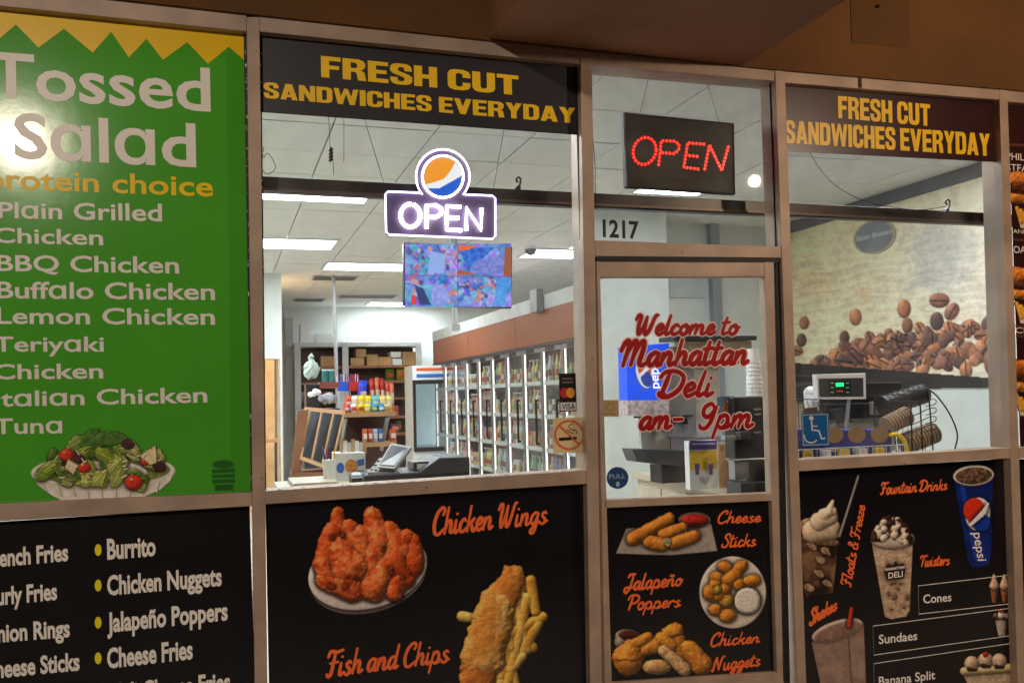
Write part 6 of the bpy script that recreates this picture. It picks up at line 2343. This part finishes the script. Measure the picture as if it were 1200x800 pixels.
b.build('foot', m_darkg, t)

# blue coffee boxes with tan ovals
for i, (x0, x1, cx) in enumerate(((930, 950, None), (968, 989, 978), (990.5, 1016, 1004), (1017.5, 1044, 1031))):
    t = thing('blue_coffee_box', ['blue box half hidden behind the wheelchair sticker', 'blue box with tan oval just right of the wheelchair sticker', 'blue box with tan oval in the middle of the basket', 'blue box with tan oval next to the yellow handle'][i], 'box', hit((x0 + x1) / 2, 535, Y=.44), 'blue boxes in the wire basket')
    a, c_ = hit(x0, 540, Y=.44), hit(x1, 503, Y=.44)
    b = MB()
    b.box((a[0], .44, Z3 + .012), (c_[0], .62, c_[2]))
    b.build('carton', mat('box_blue', (58, 62, 150), .45, vary=.1, scale=20), t)
    if cx:
        b = MB()
        P = [hit(cx + 10.5 * math.cos(q), 508 + 11 * math.sin(q) * (1 if math.sin(q) > 0 else .7), Y=.436) for q in np.linspace(0, 2 * math.pi, 25)[:-1]]
        n = len(P)
        b.add(P + [p + np.array([0, .003, 0]) for p in P], [tuple(range(n - 1, -1, -1))] + [(k, (k + 1) % n, (k + 1) % n + n, k + n) for k in range(n)])
        b.build('tan_oval', mat('kraft_card', (150, 122, 88), .7, vary=.1), t)
        b = MB()
        pbar(b, [(cx - 5, 524), (cx + 4, 523.6), (cx + 4, 529), (cx - 5, 529.4)], .435, .4375)
        b.build('small_label', mat('label_grey', (170, 160, 170), .5), t)
for i in range(5):
    x0 = 944 + i * 21
    a, c_ = hit(x0, 541, Y=.40), hit(x0 + 9, 527.5 - i * .8, Y=.40)
    b = MB()
    b.box((a[0], .40, Z3 + .0125), (c_[0], .43, c_[2]))
    b.build('small_sachet_box', colm(((236, 200, 50), (230, 232, 236))[i % 2]), None, ['yellow sachet box under the wheelchair sticker', 'white sachet box right of the wheelchair sticker', 'yellow sachet box in the middle of the wire basket', 'white sachet box in the right half of the wire basket', 'yellow sachet box by the yellow handle'][i], 'box', 'sachet boxes in the wire basket', bevel=.002)
# wire basket
wb = thing('wire_basket', 'white wire basket of blue boxes along the mural window sill', 'basket', hit(1000, 535, Y=.36))
b = MB()
for y in (523.5, 538):
    b.tube([hit(935, y + 3.5, Y=.36), hit(1062, y - 3, Y=.36)], .003, 6)
    b.tube([hit(935, y + 3.5, Y=.36), hit(935, y + 3.5, Y=.36) + (0, .3, 0)], .003, 6)
b.build('rim_wire', m_wire, wb)
for i in range(24):
    x = 936 + i * 5.4
    b = MB()
    b.tube([hit(x, 527 - i * .28, Y=.358), hit(x, 541.5 - i * .28, Y=.358)], .002, 5)
    b.build('upright_wire', m_wire, wb)
# black wire rack on the left, over the sticker
t = thing('small_wire_rack', 'small dark wire rack above the wheelchair sticker', 'rack', hit(948, 480, Y=.5))
b = MB()
b.tube([hit(932, 467.5, Y=.5), hit(965, 468, Y=.5)], .003, 5)
for x in (939, 945, 951, 957): b.tube([hit(x, 468, Y=.5), hit(x + 4, 479, Y=.5)], .0018, 5)
for x in (935, 962): b.tube([hit(x, 468, Y=.5), (hit(x, 468, Y=.5)[0], .5, Z3)], .0022, 5)
b.build('wire_frame', m_bwire, t)
b = MB()
pbar(b, [(944, 478), (958, 477), (958, 484), (944, 484)], .49, .50)
b.build('brown_clip', mat('dark_brown', (70, 50, 44), .5), t)

# lid stacks and black cylinder, wire rack
m_lid2 = mat('kraft_lids_dark', (128, 104, 82), .6, vary=.1)
m_lid = mat('kraft_lids', (196, 170, 142), .6, vary=.2, scale=30)


def stack(x0, y0, x1, y1, rp, Y, n, label, m):
    a, c_ = hit(x0, y0, Y=Y), hit(x1, y1, Y=Y)
    t = thing('lid_stack', label, 'lids', a, 'lid stacks')
    r = rp / F0 * (Y - CAM[1]) * 1.12
    d = (c_ - a) / n
    for i in range(n):
        b = MB()
        b.tube([a + d * i, a + d * (i + .3), a + d * (i + .45), a + d * (i + .95)], [r * .97, r, r * .86, r * .84], 20)
        b.build('lid', m if i % 2 else m_lid2, t)
    return t


stack(1038, 499, 1064, 486, 12, .62, 16, 'upper tilted stack of kraft cup lids by the black rack', m_lid)
stack(1060, 520, 1095, 506, 14, .58, 20, 'lower tilted stack of kraft cup lids by the black rack', m_lid)
t = thing('black_cylinder', 'ribbed black cylinder lying on the rack above the lid stacks', 'cylinder', hit(1055, 465, Y=.8))
a, c_ = hit(1034, 476, Y=.8), hit(1082, 461, Y=.8)
b = MB()
n = 16
b.tube([a + (c_ - a) * i / n for i in range(n + 1)], [.062 + .002 * (i % 2) for i in range(n + 1)], 20)
b.build('roll', m_dark, t, smooth=False)
b = MB()
b.cyl(c_, c_ + (c_ - a) * .04, .05, 16)
b.build('end_cap', m_darkg, t)
t = thing('black_wire_rack', 'tall black wire rack holding the lid stacks', 'rack', hit(1080, 530, Y=.6))
b = MB()
for (x0, y0, x1, y1) in ((1088, 457, 1094, 533), (1067, 462, 1069, 530), (1078, 470, 1080, 500)):
    p1, p2 = hit(x0, y0, Y=.52), hit(x1, y1, Y=.52)
    b.tube([p1, (p2[0], .52, Z3)], .0045, 6)
    b.tube([p1 + (0, .3, 0), (p2[0], .82, Z3)], .0045, 6)
    b.tube([p1, p1 + (0, .3, 0)], .0035, 6)
b.build('post_wires', m_bwire, t)
for y in (468, 478, 488, 497):
    b = MB()
    b.tube([hit(x, yy, Y=.52) for x, yy in smooth_path([(1060, y + 12), (1075, y + 7), (1088, y + 1), (1096, y), (1096, y + 5), (1085, y + 8)], 4)], .0026, 6)
    b.build('loop_wire', m_bwire, t)
b = MB()
for x in (1052, 1058, 1064, 1074, 1084): b.tube([hit(x, 500, Y=.53), hit(x + 1, 534, Y=.53)], .002, 5)
b.build('front_wires', m_bwire, t)
t = thing('yellow_handle', 'curved yellow handle at the right end of the wire basket', 'handle', hit(1056, 535, Y=.40))
b = MB()
b.tube([hit(x, y, Y=.40) for x, y in smooth_path([(1043, 510), (1050, 509), (1058, 514), (1062, 523), (1063, 534), (1062, 540)], 5)], .012, 10)
b.build('arch', mat('yellow_plastic', (240, 200, 30), .35, vary=.05), t, smooth=True)
b = MB()
b.tube([hit(x, y, Y=.9) for x, y in smooth_path([(1088, 456), (1098, 464), (1110, 480), (1119, 498), (1122, 512), (1119, 526), (1116, 545)], 6)], .005, 6)
b.build('power_cable', m_bwire, None, 'thick black cable hanging in a curve right of the black rack', 'cable')

# small things in the back room
t = thing('work_table', 'blurred tan work table in the room behind the left doorway', 'table', hit(318, 520, Y=YLW + .9) * np.array([1, 1, 0]))
xa, xb2 = hit(311, 515, Y=YLW + .8)[0], hit(330, 515, Y=YLW + .8)[0]
zt_ = hit(320, 514, Y=YLW + .8)[2]
b = MB()
b.box((xa - .3, YLW + .6, zt_ - .04), (xb2, YLW + 1.1, zt_))
b.build('tabletop', m_tan, t)
for x in (xa - .25, xb2 - .1):
    b = MB()
    b.box((x, YLW + .65, 0), (x + .04, YLW + .69, zt_ - .041))
    b.build('leg', m_darkg, t)
lamp('back_room_lamp', (xd - .7, YLW + .8, 2.8), 55, (1, .74, .45), .1)
